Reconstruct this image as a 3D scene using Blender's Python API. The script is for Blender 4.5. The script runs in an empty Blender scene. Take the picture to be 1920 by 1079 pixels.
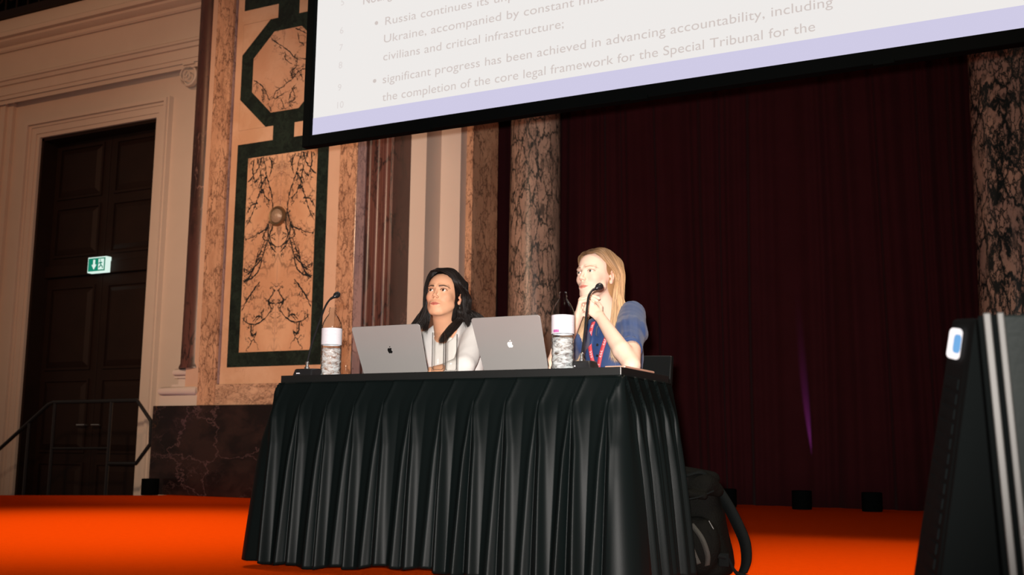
import bpy, math, random
import numpy as np
from mathutils import Vector, Matrix
PI = math.pi
S = bpy.context.scene
COL = S.collection
random.seed(7)
RNG = np.random.default_rng(7)

# ------------------------------------------------------------------ camera
def cam_axes(yaw, pitch, roll):
    cy, sy, cp, sp = math.cos(yaw), math.sin(yaw), math.cos(pitch), math.sin(pitch)
    f = Vector((-sy*cp, cy*cp, sp)); r = Vector((cy, sy, 0)); u = r.cross(f)
    cr, sr = math.cos(roll), math.sin(roll)
    return cr*r+sr*u, -sr*r+cr*u, f
r_, u_, f_ = cam_axes(*[math.radians(a) for a in (27.5016, 8.5302, 0.6799)])
cd = bpy.data.cameras.new('camera'); cam = bpy.data.objects.new('camera', cd); COL.objects.link(cam)
cam.matrix_world = Matrix(((r_.x, u_.x, -f_.x, 0), (r_.y, u_.y, -f_.y, 0), (r_.z, u_.z, -f_.z, .463), (0, 0, 0, 1)))
cd.sensor_width = 36; cd.lens = 2054.84/1920*36; cd.clip_start = .05; cd.clip_end = 60
cd.dof.use_dof = True; cd.dof.focus_distance = 4.7; cd.dof.aperture_fstop = 4.5
S.camera = cam
# ------------------------------------------------------------------ light
w = bpy.data.worlds.new('world'); S.world = w; w.use_nodes = True
w.node_tree.nodes['Background'].inputs[0].default_value = (1.0, .74, .58, 1)
w.node_tree.nodes['Background'].inputs[1].default_value = .10
def lamp(name, kind, loc, target, energy, color, **kw):
    d = bpy.data.lights.new(name, kind); o = bpy.data.objects.new(name, d); COL.objects.link(o)
    o.location = loc; d.energy = energy; d.color = color
    o.rotation_euler = (Vector(target)-Vector(loc)).to_track_quat('-Z', 'Y').to_euler()
    for k, v in kw.items(): setattr(d, k, v)
    return o
# the photographer's flash, a little above and left of the lens
lamp('camera_flash', 'SPOT', (-.035, -.03, .545), (-2.3, 4.6, 1.25), 1550, (1.0, .94, .89), spot_size=math.radians(64), spot_blend=1.0, shadow_soft_size=.03)
# warm stage spots hung high over the carpet, one shining on the marble wall
lamp('stage_spot_left', 'SPOT', (-5.2, 4.5, 6.5), (-5.0, 4.6, 0), 2000, (1.0, .82, .62), spot_size=math.radians(48), spot_blend=1, shadow_soft_size=.25)
lamp('stage_spot_right', 'SPOT', (-.1, 3.4, 6.5), (-.2, 4.6, 0), 1600, (1.0, .82, .62), spot_size=math.radians(46), spot_blend=1, shadow_soft_size=.6)
lamp('wall_spot', 'SPOT', (-5.2, 2.6, 3.6), (-7.2, 8.6, 2.2), 880, (1.0, .69, .47), spot_size=math.radians(60), spot_blend=.9, shadow_soft_size=.2)
lamp('door_wall_spot', 'SPOT', (-8.5, 2.0, 5.5), (-10.8, 9.2, 4.2), 440, (1.0, .48, .24), spot_size=math.radians(70), spot_blend=.9, shadow_soft_size=.2)
lamp('purple_uplight_base', 'SPOT', (-7.9, 7.7, .2), (-8.1, 8.3, 1.1), 2, (.42, .2, 1.0), spot_size=math.radians(50), spot_blend=.8, shadow_soft_size=.05)
vs = S.view_settings
vs.view_transform = 'Standard'; vs.look = 'None'; vs.gamma = 1; vs.use_curve_mapping = False; vs.exposure = 0.0

# ------------------------------------------------------------------ materials
def newmat(name):
    m = bpy.data.materials.new(name); m.use_nodes = True
    return m, m.node_tree.nodes, m.node_tree.links, m.node_tree.nodes['Principled BSDF']
def pset(b, **k):
    names = dict(base='Base Color', rough='Roughness', metal='Metallic', spec='Specular IOR Level', trans='Transmission Weight', ior='IOR',
                 coat='Coat Weight', sheen='Sheen Weight', sss='Subsurface Weight', aniso='Anisotropic', emit='Emission Color', estr='Emission Strength', alpha='Alpha')
    for a, v in k.items():
        if a in ('base', 'emit') and len(v) == 3: v = (*v, 1)
        b.inputs[names[a]].default_value = v
def mat(name, base, rough=.5, bump=0, bscale=60, vary=0, **k):
    m, N, L, b = newmat(name); pset(b, base=base, rough=rough, **k)
    tc = N.new('ShaderNodeTexCoord')
    if bump or vary:
        n = N.new('ShaderNodeTexNoise'); n.inputs['Scale'].default_value = bscale; n.inputs['Detail'].default_value = 4
        L.new(tc.outputs['Object'], n.inputs['Vector'])
    if bump:
        bp = N.new('ShaderNodeBump'); bp.inputs['Strength'].default_value = bump; bp.inputs['Distance'].default_value = .01
        L.new(n.outputs['Fac'], bp.inputs['Height']); L.new(bp.outputs[0], b.inputs['Normal'])
    if vary:
        n2 = N.new('ShaderNodeTexNoise'); n2.inputs['Scale'].default_value = bscale*.12; n2.inputs['Detail'].default_value = 5
        L.new(tc.outputs['Object'], n2.inputs['Vector'])
        mx = N.new('ShaderNodeMix'); mx.data_type = 'RGBA'; mx.inputs[6].default_value = (*[c*(1-vary) for c in base], 1); mx.inputs[7].default_value = (*[min(1, c*(1+vary)) for c in base], 1)
        L.new(n2.outputs['Fac'], mx.inputs[0]); L.new(mx.outputs[2], b.inputs['Base Color'])
    return m
def emis(name, c, s):
    m, N, L, b = newmat(name); pset(b, base=(0, 0, 0), rough=.6, emit=c, estr=s, spec=0); return m
def stone(name, colA, colB, vein, vscale=3, vwidth=.03, stretch=(1, 1, 1), warp=.5, mirror=None, rough=.22, cloud=1.5, amount=1.0, patch=None, thin=None, cover=0):
    """polished marble: clouded ground, warped cell-edge veins broken up by noise; mirror = book-matched about that x"""
    m, N, L, b = newmat(name); pset(b, rough=rough)
    def nd(t, **k):
        n = N.new(t)
        for a, v in k.items(): setattr(n, a, v)
        return n
    def mth(op, a, c=None, clamp=False):
        n = nd('ShaderNodeMath', operation=op); n.use_clamp = clamp
        for i, v in enumerate((a, c)):
            if v is None: continue
            if isinstance(v, (int, float)): n.inputs[i].default_value = v
            else: L.new(v, n.inputs[i])
        return n.outputs[0]
    g = nd('ShaderNodeNewGeometry').outputs['Position']
    if mirror is not None:
        s = nd('ShaderNodeSeparateXYZ'); L.new(g, s.inputs[0]); c = nd('ShaderNodeCombineXYZ')
        L.new(mth('ABSOLUTE', mth('SUBTRACT', s.outputs[0], mirror)), c.inputs[0]); L.new(s.outputs[1], c.inputs[1]); L.new(s.outputs[2], c.inputs[2]); g = c.outputs[0]
    mp = nd('ShaderNodeMapping'); mp.inputs['Scale'].default_value = stretch; L.new(g, mp.inputs[0]); g = mp.outputs[0]
    n1 = nd('ShaderNodeTexNoise'); n1.inputs['Scale'].default_value = vscale*.9; n1.inputs['Detail'].default_value = 6; n1.inputs['Roughness'].default_value = .65; L.new(g, n1.inputs['Vector'])
    vm = nd('ShaderNodeVectorMath', operation='SUBTRACT'); L.new(n1.outputs['Color'], vm.inputs[0]); vm.inputs[1].default_value = (.5, .5, .5)
    sc = nd('ShaderNodeVectorMath', operation='SCALE'); L.new(vm.outputs[0], sc.inputs[0]); sc.inputs['Scale'].default_value = warp
    ad = nd('ShaderNodeVectorMath', operation='ADD'); L.new(g, ad.inputs[0]); L.new(sc.outputs[0], ad.inputs[1]); gw = ad.outputs[0]
    def edges(scale, width):
        v = nd('ShaderNodeTexVoronoi', feature='DISTANCE_TO_EDGE'); v.inputs['Scale'].default_value = scale; L.new(gw, v.inputs['Vector'])
        mr = nd('ShaderNodeMapRange', interpolation_type='SMOOTHSTEP'); L.new(v.outputs['Distance'], mr.inputs[0]); mr.inputs[1].default_value = 0; mr.inputs[2].default_value = width
        mr.inputs[3].default_value = 1; mr.inputs[4].default_value = 0; return mr.outputs[0]
    def cloudy(scale, lo, hi, src=gw):
        n = nd('ShaderNodeTexNoise'); n.inputs['Scale'].default_value = scale; n.inputs['Detail'].default_value = 5; L.new(src, n.inputs['Vector'])
        mr = nd('ShaderNodeMapRange', interpolation_type='SMOOTHSTEP'); L.new(n.outputs['Fac'], mr.inputs[0]); mr.inputs[1].default_value = lo; mr.inputs[2].default_value = hi; return mr.outputs[0]
    ground = nd('ShaderNodeMix', data_type='RGBA'); L.new(cloudy(cloud, .35, .65), ground.inputs[0]); ground.inputs[6].default_value = (*colA, 1); ground.inputs[7].default_value = (*colB, 1)
    f = mth('MULTIPLY', edges(vscale, vwidth), cloudy(vscale*.55, .42-cover, .58-cover))
    f2 = mth('MULTIPLY', edges(vscale*2.7, vwidth*1.1), cloudy(vscale*.8, .48-cover, .62-cover))
    f = mth('MAXIMUM', f, mth('MULTIPLY', f2, .85))
    if patch: f = mth('MAXIMUM', f, mth('MULTIPLY', cloudy(patch[0], patch[1], patch[1]+.08), patch[2]))
    f = mth('MULTIPLY', f, amount, True)
    mx = nd('ShaderNodeMix', data_type='RGBA'); L.new(f, mx.inputs[0]); L.new(ground.outputs[2], mx.inputs[6]); mx.inputs[7].default_value = (*vein, 1)
    out = mx.outputs[2]
    if thin:
        mx2 = nd('ShaderNodeMix', data_type='RGBA'); L.new(mth('MULTIPLY', edges(vscale*1.4, vwidth*.35), cloudy(vscale*.35, thin[1], thin[1]+.1)), mx2.inputs[0]); L.new(out, mx2.inputs[6]); mx2.inputs[7].default_value = (*thin[0], 1); out = mx2.outputs[2]
    L.new(out, b.inputs['Base Color'])
    return m

M = {}
M['plaster'] = mat('white_plaster', (.60, .49, .40), .6, vary=.05, bump=.05, bscale=30)
M['plaster_pink'] = mat('pale_plaster', (.62, .50, .42), .5, vary=.04, bscale=20)
M['cream'] = stone('cream_marble', (.68, .42, .27), (.60, .34, .20), (.40, .20, .12), 2.2, .01, cloud=2.5, amount=.35)
M['cream_strip'] = stone('plain_pink_marble', (.66, .42, .29), (.60, .37, .25), (.4, .2, .12), 2, .008, cloud=1.5, amount=.2)
M['book'] = stone('book_matched_marble', (.72, .42, .25), (.60, .31, .17), (.012, .012, .014), 3.6, .075, (1.15, 1, .72), .36, mirror=-6.9015, cloud=1.6, amount=.55, thin=((.25, .12, .08), .45))
M['oct'] = stone('octagon_marble', (.62, .36, .23), (.55, .29, .17), (.10, .05, .04), 2.3, .02, (1, 1, 1), .5, cloud=1.6, amount=.5)
M['verde'] = stone('dark_green_marble', (.006, .010, .008), (.014, .024, .017), (.05, .07, .055), 14, .03, cloud=7, amount=.35)
M['breccia'] = stone('veined_breccia', (.62, .35, .21), (.50, .27, .16), (.10, .045, .03), 9, .08, (1.5, 1, .55), .22, cloud=5, amount=.9, cover=.06)
M['breccia_band'] = stone('veined_breccia_band', (.64, .40, .26), (.50, .29, .18), (.13, .07, .05), 11, .08, (.7, 1, 1.4), .22, cloud=4, amount=.9, cover=.08)
M['brown'] = stone('red_brown_marble', (.060, .022, .018), (.12, .045, .034), (.010, .006, .006), 5, .08, (1.5, 1, .4), .35, cloud=2.0, amount=.9, patch=(1.6, .55, .8), thin=((.45, .25, .2), .56), rough=.34)
M['grey_m'] = stone('grey_lilac_marble', (.20, .14, .15), (.30, .20, .19), (.06, .04, .045), 7, .06, (1.5, 1, .5), .3, cloud=4, amount=.9)
M['darkbase'] = stone('dark_brown_marble_base', (.010, .006, .006), (.028, .014, .012), (.13, .07, .07), 1.3, .014, (1, 1, 1.5), .8, cloud=3.0, amount=.6, thin=((.30, .12, .04), .55))
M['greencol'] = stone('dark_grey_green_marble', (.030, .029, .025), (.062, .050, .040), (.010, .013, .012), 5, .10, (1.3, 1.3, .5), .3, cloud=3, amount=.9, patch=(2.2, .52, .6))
M['column'] = stone('breccia_column_marble', (.46, .30, .22), (.33, .21, .155), (.022, .024, .022), 6, .09, (1.9, 1.9, .62), .26, cloud=4, amount=1.15, patch=(6, .60, .7), rough=.34, cover=.08)
M['column2'] = stone('breccia_column_marble_large', (.46, .30, .21), (.33, .22, .17), (.014, .018, .017), 5.2, .15, (1.6, 1.6, .7), .30, cloud=3, amount=1.2, patch=(5, .58, .9), rough=.2, cover=.12)
M['carpet'] = mat('orange_red_carpet', (.74, .060, .0012), .95, bump=.5, bscale=220, vary=.06, spec=0)
M['wood'] = mat('dark_wood', (.013, .0058, .0036), .6, spec=.2, vary=.35, bscale=30)
M['parquet'] = mat('brown_parquet', (.12, .05, .025), .4, vary=.2)
M['black'] = mat('black_plastic', (.010, .010, .011), .35)
M['blackmatte'] = mat('black_matte', (.0012, .0018, .0018), .85, spec=.04)
M['tablewood'] = mat('black_laminate', (.003, .004, .004), .45, bump=.03, bscale=200)
M['satin'] = mat('black_satin', (.0024, .0042, .0042), .42, bump=.05, bscale=400, spec=.07)
M['edge'] = mat('pale_edge_band', (.5, .5, .48), .4)
M['alu'] = mat('aluminium', (.052, .050, .046), .55, metal=.2, vary=.03, bscale=60)
M['alulid'] = mat('space_grey_aluminium', (.29, .275, .265), .42, metal=.25, vary=.06, bscale=40, bump=.01)
M['chrome'] = mat('chrome', (.7, .7, .7), .12, metal=1.0)
M['copper'] = mat('copper_foot', (.75, .35, .2), .2, metal=1.0)
M['logo_dark'] = mat('mirror_black_emblem', (.006, .006, .006), .15)
M['logo_white'] = mat('mirror_bright_emblem', (.85, .84, .83), .35)
def clear(name, tint, blend, gloss, bump=0, bscale=40, glints=0, k=.75):
    m, N, L, b = newmat(name); N.remove(b); out = N['Material Output']
    t = N.new('ShaderNodeBsdfTransparent'); t.inputs[0].default_value = (*tint, 1); t.name = 'clear'; g = N.new('ShaderNodeBsdfGlossy'); g.inputs['Roughness'].default_value = gloss
    lw = N.new('ShaderNodeLayerWeight'); lw.inputs['Blend'].default_value = blend; mx = N.new('ShaderNodeMixShader'); ml = N.new('ShaderNodeMath'); ml.operation = 'MULTIPLY'; ml.inputs[1].default_value = k; L.new(lw.outputs['Fresnel'], ml.inputs[0]); L.new(ml.outputs[0], mx.inputs[0]); L.new(t.outputs[0], mx.inputs[1]); L.new(g.outputs[0], mx.inputs[2]); last = mx
    if bump:
        tc = N.new('ShaderNodeTexCoord'); mp = N.new('ShaderNodeMapping'); mp.inputs['Scale'].default_value = (1, 1, 2.2); L.new(tc.outputs['Object'], mp.inputs[0])
        n = N.new('ShaderNodeTexNoise'); n.inputs['Scale'].default_value = bscale; n.inputs['Detail'].default_value = 2; L.new(mp.outputs[0], n.inputs['Vector'])
        bp = N.new('ShaderNodeBump'); bp.inputs['Strength'].default_value = bump; bp.inputs['Distance'].default_value = .01; L.new(n.outputs['Fac'], bp.inputs['Height']); L.new(bp.outputs[0], g.inputs['Normal']); L.new(bp.outputs[0], lw.inputs['Normal'])
    if glints:  # bright ripples of light in the water, painted as white noise patches
        d = N.new('ShaderNodeBsdfTranslucent'); d.inputs[0].default_value = (.9, .92, .93, 1); d2 = N.new('ShaderNodeBsdfDiffuse'); d2.inputs[0].default_value = (.8, .82, .83, 1); a = N.new('ShaderNodeAddShader'); L.new(d.outputs[0], a.inputs[0]); L.new(d2.outputs[0], a.inputs[1])
        m2 = N.new('ShaderNodeMixShader'); n3 = N.new('ShaderNodeTexNoise'); n3.inputs['Scale'].default_value = 32; n3.inputs['Detail'].default_value = 3; n3.inputs['Distortion'].default_value = 1.2; mp3 = N.new('ShaderNodeMapping'); mp3.inputs['Scale'].default_value = (1, 1, 2.6); L.new(tc.outputs['Object'], mp3.inputs[0]); L.new(mp3.outputs[0], n3.inputs['Vector'])
        mr3 = N.new('ShaderNodeMapRange'); mr3.inputs[1].default_value = .40; mr3.inputs[2].default_value = .62; mr3.inputs[4].default_value = glints; L.new(n3.outputs['Fac'], mr3.inputs[0]); L.new(mr3.outputs[0], m2.inputs[0]); L.new(mx.outputs[0], m2.inputs[1]); L.new(a.outputs[0], m2.inputs[2]); last = m2
    L.new(last.outputs[0], out.inputs[0]); return m
M['water'] = clear('water', (.93, .95, .95), .30, .20, 1.0, 60, glints=.45, k=.5)
M['glass'] = clear('clear_glass', (.975, .975, .97), .10, .03)
M['pet'] = clear('clear_plastic', (.95, .96, .96), .10, .05, .3, 45)
M['label'] = mat('white_label', (.62, .60, .64), .5)
M['ink'] = mat('grey_ink', (.50, .44, .50), .6)
M['purple'] = mat('purple_ink', (.40, .10, .30), .6)
M['nylon'] = mat('black_nylon', (.0022, .0023, .0018), .8, bump=.4, bscale=150, spec=.06)
M['webbing'] = mat('grey_green_webbing', (.012, .012, .0085), .8, bump=.3, bscale=300)
M['webdark'] = mat('black_webbing', (.002, .003, .003), .8, spec=.08, bump=.3, bscale=300)
M['leather'] = mat('black_leather', (.008, .009, .009), .22)
M['caseface'] = mat('grey_black_laminate', (.0075, .010, .0092), .6, bump=.15, bscale=90, vary=.15, spec=.1)
M['screen_white'] = emis('lit_slide', (1.0, .965, .94), .86)
M['screen_blue'] = emis('slide_blue_band', (.66, .63, .83), .95)
M['slide_ink'] = emis('slide_ink', (.69, .61, .58), .93)
M['slide_ink_pale'] = emis('slide_ink_pale', (.79, .73, .71), .93)
M['exit_green'] = emis('exit_green', (.008, .22, .13), 1.0)
M['exit_white'] = emis('exit_white', (.8, 1, .9), .9)
M['disp_white'] = emis('display_white', (1, .93, .93), 1.1)
M['disp_blue'] = emis('display_blue', (.20, .48, .88), .9)
M['phone'] = mat('rose_gold_metal', (.75, .45, .33), .35, metal=.4)
M['curtain'] = mat('dark_red_velvet', (.030, .0052, .0066), .9, sheen=.02, spec=.05, vary=.2, bscale=30)

# ------------------------------------------------------------------ mesh helpers
class MB:
    def __init__(s): s.v = []; s.f = []; s.mi = []; s.cur = 0; s.sm = []; s.smooth = False
    def add(s, V, F):
        k = len(s.v); s.v += [tuple(map(float, p)) for p in V]
        for q in F: s.f.append([i+k for i in q]); s.mi.append(s.cur)
        return s
    def box(s, x0, x1, y0, y1, z0, z1):
        V = [(x, y, z) for z in (z0, z1) for y in (y0, y1) for x in (x0, x1)]
        return s.add(V, [(0, 2, 3, 1), (4, 5, 7, 6), (0, 1, 5, 4), (2, 6, 7, 3), (0, 4, 6, 2), (1, 3, 7, 5)])
    def prism(s, poly, y0, y1):       # polygon in x,z pushed from y0 (front) to y1
        n = len(poly); V = [(x, y0, z) for x, z in poly]+[(x, y1, z) for x, z in poly]
        return s.add(V, [list(range(n))[::-1] if False else list(range(n)), list(range(2*n-1, n-1, -1))]+[[i, (i+1) % n+0, (i+1) % n+n, i+n][::-1] for i in range(n)])
    def hexa(s, P):                   # 8 corners: bottom 0-3 ccw, top 4-7
        return s.add(P, [(3, 2, 1, 0), (4, 5, 6, 7), (0, 1, 5, 4), (1, 2, 6, 5), (2, 3, 7, 6), (3, 0, 4, 7)])
    def lathe(s, prof, c=(0, 0, 0), n=32, caps=True):
        V = []; F = []
        for r, z in prof:
            for i in range(n): a = 2*PI*i/n; V.append((c[0]+r*math.cos(a), c[1]+r*math.sin(a), c[2]+z))
        for j in range(len(prof)-1):
            for i in range(n): F.append((j*n+i, j*n+(i+1) % n, (j+1)*n+(i+1) % n, (j+1)*n+i))
        if caps: F.append(list(range(n))[::-1]); F.append([(len(prof)-1)*n+i for i in range(n)])
        return s.add(V, F)
    def tube(s, pts, rad, n=10, flat=None, caps=True, up=None):   # rad number/list; flat=(a,b) scales of the section
        pts = [Vector(p) for p in pts]; V = []; F = []; prev = None
        for i, p in enumerate(pts):
            t = (pts[min(i+1, len(pts)-1)]-pts[max(i-1, 0)]).normalized()
            if prev is None:
                ref = Vector(up) if up else (Vector((0, 0, 1)) if abs(t.z) < .9 else Vector((1, 0, 0)))
            else: ref = prev
            a = (ref-t*ref.dot(t)).normalized(); b = t.cross(a); prev = a
            r = rad[i] if isinstance(rad, (list, tuple, np.ndarray)) else rad
            fa, fb = flat if flat else (1, 1)
            for k in range(n):
                q = 2*PI*k/n; V.append(p+a*(r*fa*math.cos(q))+b*(r*fb*math.sin(q)))
        for j in range(len(pts)-1):
            for k in range(n): F.append((j*n+k, j*n+(k+1) % n, (j+1)*n+(k+1) % n, (j+1)*n+k))
        if caps: F.append(list(range(n))[::-1]); F.append([(len(pts)-1)*n+k for k in range(n)])
        return s.add(V, F)
def spline(pts, n=8):
    P = [Vector(p) for p in pts]; out = []
    for i in range(len(P)-1):
        a, b, c, d = P[max(i-1, 0)], P[i], P[i+1], P[min(i+2, len(P)-1)]
        for k in range(n):
            t = k/n; out.append(.5*((2*b)+(c-a)*t+(2*a-5*b+4*c-d)*t*t+(3*b-a-3*c+d)*t**3))
    out.append(P[-1]); return out
ORG = {}
def origin(o): return ORG.get(o.name, Vector((0, 0, 0))) if o else Vector((0, 0, 0))
def obj(name, mb, m, parent=None, smooth=False, bevel=0, loc=None, label=None, angle=35):
    """links ONE mesh object; vertices are given in world metres, stored about the thing's origin"""
    o0 = origin(parent) if parent else Vector(loc or (0, 0, 0))
    if isinstance(mb, MB): V, F, mi = np.array(mb.v, float), mb.f, mb.mi
    else: V, F = mb; mi = None
    V = V-np.array(o0)
    me = bpy.data.meshes.new(name); me.from_pydata(V.tolist() if len(V) < 200000 else V, [], F if isinstance(F, list) else F.tolist()); 
    for mm in (m if isinstance(m, (list, tuple)) else [m]): me.materials.append(mm)
    if mi is not None and isinstance(m, (list, tuple)): me.polygons.foreach_set('material_index', mi)
    if smooth:
        me.polygons.foreach_set('use_smooth', [True]*len(me.polygons))
        if smooth != 'all': me.set_sharp_from_angle(angle=math.radians(angle))
    me.validate(); me.update()
    o = bpy.data.objects.new(name, me); COL.objects.link(o)
    if parent: o.parent = parent
    else: o.location = o0
    ORG[o.name] = o0
    if bevel:
        bv = o.modifiers.new('bevel', 'BEVEL'); bv.width = bevel; bv.segments = 2; bv.limit_method = 'ANGLE'
    if label: o['label'] = label
    return o
def tag(o, label, cat, group=None):
    o['label'] = label; o['category'] = cat
    if group: o['group'] = group
    return o
def thing(name, label, cat, loc, group=None):
    o = bpy.data.objects.new(name, None); COL.objects.link(o); o.location = loc; o.empty_display_size = .1
    ORG[o.name] = Vector(loc); return tag(o, label, cat, group)
def struct(o): o['kind'] = 'structure'; return o
def dup(root, loc, rotz, label):
    def cp(o, par):
        c = o.copy(); COL.objects.link(c); c.parent = par
        for ch in list(o.children): cp(ch, c)
        return c
    c = cp(root, None); c.location = loc; c.rotation_euler = (0, 0, rotz); c['label'] = label; return c

# ------------------------------------------------------------------ setting: floors
mb = MB(); poly = [(-8.10, 8.6), (-8.10, 8.05), (-9.16, 7.1), (-11.6, 4.9), (-11.6, 1.25), (4.5, 1.25), (4.5, 10.4), (-8.1, 10.4)]
n = len(poly); mb.add([(x, y, 0) for x, y in poly]+[(x, y, -.95) for x, y in poly], [list(range(n))[::-1], [n+i for i in range(n)]]+[[i, (i+1) % n, (i+1) % n+n, i+n] for i in range(n)])
struct(obj('floor', mb, M['carpet']))
struct(obj('floor_hall', MB().box(-13.5, 4.5, -3, 9.2, -1.1, -.96), M['parquet']))
struct(obj('floor_landing', MB().box(-13.0, -8.2, 8.15, 9.2, -.95, -.35), M['parquet']))

# ------------------------------------------------------------------ marble wall
W = 8.3
wall = struct(obj('wall_marble', MB().box(-8.03, -5.98, 8.31, 9.6, .88, 6.6), M['cream_strip']))
def inlay(name, mb, m, **k): return obj(name, mb, m, wall, **k)
inlay('breccia_strip', MB().box(-7.803, -7.586, 8.245, 8.32, .882, 6.6), M['breccia'], bevel=.004)
inlay('marble_fillet', MB().box(-7.584, -7.566, 8.275, 8.32, 1.09, 6.6), M['grey_m'], bevel=.008)
inlay('cream_strip', MB().box(-7.566, -7.485, 8.30, 8.32, 1.25, 6.6), M['cream'])
inlay('cream_rail', MB().box(-7.566, -6.19, 8.296, 8.32, 1.088, 1.252), M['cream'])
inlay('breccia_band', MB().box(-7.584, -5.98, 8.26, 8.32, .882, 1.085), M['breccia_band'], bevel=.004)
inlay('green_marble_frame', MB().box(-7.485, -6.333, 8.300, 8.32, 1.252, 6.6), M['verde'])
BOOK = [[(0.246,3.365),(0.205,3.242),(0.193,3.145),(0.151,3.032),(0.119,2.918),(0.096,2.804),(0.156,2.662),(0.296,2.596),(0.434,2.55)],[(0.329,3.365),(0.267,3.196),(0.242,3.023),(0.312,2.861),(0.364,2.74),(0.435,2.638)],[(0.096,2.804),(0.077,2.611),(0.137,2.471),(0.197,2.332),(0.246,2.195),(0.344,2.113),(0.422,2.123)],[(0.152,2.643),(0.089,2.475),(0.024,2.437)],[(0.246,3.365),(0.313,3.21),(0.424,3.101)],[(0.193,3.145),(0.275,3.019),(0.244,2.984)],[(0.242,3.023),(0.184,2.951),(0.119,2.918)],[(0.287,2.883),(0.378,2.854),(0.433,2.772)],[(0.128,2.645),(0.206,2.523),(0.137,2.471)],[(0.144,2.567),(0.102,2.454),(0.028,2.373)],[(0.197,2.332),(0.279,2.25),(0.387,2.186)],[(0.168,3.344),(0.12,3.251),(0.15,3.15)],[(0.354,3.342),(0.365,3.204),(0.33,3.111),(0.267,3.196)],[(0.21,2.084),(0.297,1.99),(0.37,1.898),(0.434,1.797)],[(-0.047,2.055),(0.021,1.995),(0.102,1.886),(0.072,1.821),(0.16,1.722),(0.299,1.678),(0.437,1.746)],[(0.223,1.577),(0.304,1.475)],[(0.299,1.678),(0.284,1.552),(0.223,1.577)],[(0.16,1.722),(0.214,1.742),(0.285,1.694)],[(0.102,1.886),(0.042,1.872),(-0.0,1.869)],[(0.241,2.394),(0.284,2.257),(0.386,2.117),(0.434,2.136)],[(0.175,2.489),(0.238,2.35),(0.313,2.211),(0.368,2.207)]]
OCTV = [[(-7.108,4.606),(-6.997,4.508),(-6.88,4.427),(-6.801,4.355),(-6.754,4.325),(-6.669,4.3),(-6.621,4.261)],[(-6.802,4.647),(-6.702,4.591),(-6.622,4.542)],[(-6.754,4.325),(-6.773,4.231),(-6.829,4.17),(-6.817,4.122)],[(-6.624,4.208),(-6.719,4.184),(-6.799,4.127),(-6.898,4.057),(-7.007,3.999),(-7.024,3.96),(-6.986,3.95),(-6.894,3.987),(-6.812,4.014)],[(-6.776,4.593),(-6.756,4.492),(-6.704,4.452)],[(-6.768,4.061),(-6.812,4.014),(-6.779,3.917),(-6.842,3.88),(-6.802,3.826),(-6.866,3.807)],[(-6.812,4.014),(-6.836,3.941),(-6.85,3.866)],[(-7.317,4.174),(-7.224,4.121),(-7.161,4.034),(-7.118,3.953),(-7.081,3.968)],[(-7.201,4.071),(-7.178,3.99),(-7.205,3.965)],[(-6.927,4.426),(-6.913,4.338),(-6.834,4.264)],[(-6.777,4.232),(-6.84,4.203),(-6.829,4.163)],[(-6.947,3.926),(-6.915,3.852),(-6.931,3.808)],[(-6.757,4.206),(-6.697,4.12)],[(-7.069,3.819),(-7.085,3.868)]]
M['vein'] = mat('dark_stone_vein', (.014, .016, .017), .3, vary=.4, bscale=90)
def veins(mb, lines, lim, w0, seed, y):      # dark veins let into a slab: wandering ribbons with short side branches
    rg = np.random.default_rng(seed); mb.cur = 1
    def rib(L, w, lvl):
        P = np.array([tuple(p) for p in spline([(a, 0, b) for a, b in L], 7)])[:, [0, 2]]; n = len(P)
        P = P+np.cumsum(rg.normal(size=(n, 2)), 0)*.0022*(1+lvl)-np.linspace(0, 1, n)[:, None]*0+rg.normal(size=(n, 2))*.003
        t = np.gradient(P, axis=0); t /= np.maximum(np.linalg.norm(t, axis=1), 1e-6)[:, None]; nn = np.stack([-t[:, 1], t[:, 0]], 1)
        ww = w*(.35+1.1*rg.random(n))*np.interp(np.linspace(0, 1, n), [0, .1, .85, 1], [.6, 1, .8, .15]); A, B_ = P+nn*ww[:, None], P-nn*ww[:, None]
        ok = lambda q: lim(q[0], q[1])
        for i in range(n-1):
            if all(map(ok, (A[i], B_[i], A[i+1], B_[i+1]))): yy = y-.00002*rg.random(); mb.add([(*q[:1], yy, q[1]) for q in (A[i], B_[i], B_[i+1], A[i+1])], [[0, 1, 2, 3]])
        if lvl < 2:
            for k in range(2+int(n/6)) if lvl == 0 else range(1):
                i = rg.integers(1, n-1); a = math.atan2(t[i, 1], t[i, 0])+rg.choice([-1, 1])*(.5+.7*rg.random()); l = (.03+.07*rg.random())/(1+lvl)
                Q = [P[i]]; 
                for s in range(3): a += rg.normal()*.4; Q.append(Q[-1]+l/3*np.array((math.cos(a), math.sin(a))))
                rib(Q, w*.45, lvl+1)
    for L in lines: rib(L, w0, 0)
    mb.cur = 0
mb = MB(); mb.box(-7.337, -6.468, 8.297, 8.31, 1.396, 3.36)
half = MB(); veins(half, BOOK, lambda a, b: .0 < a < .432 and 1.398 < b < 3.357, .0078, 5, 8.2966)
mb.cur = 1
for s in (1, -1): mb.add([(-6.9015+s*a, b, c_) for a, b, c_ in half.v], [q if s > 0 else q[::-1] for q in half.f])
inlay('book_matched_panel', mb, [M['book'], M['vein']])
mb = MB(); mb.box(-6.9025, -6.9005, 8.2962, 8.298, 1.40, 3.355); inlay('panel_joint', mb, M['grey_m'])
inlay('pink_strip', MB().box(-6.333, -6.19, 8.299, 8.32, 1.252, 6.6), M['cream_strip'])
inlay('breccia_strip', MB().box(-6.19, -5.985, 8.285, 8.32, 1.088, 6.6), M['breccia'], bevel=.003)
cx = -6.9
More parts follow.
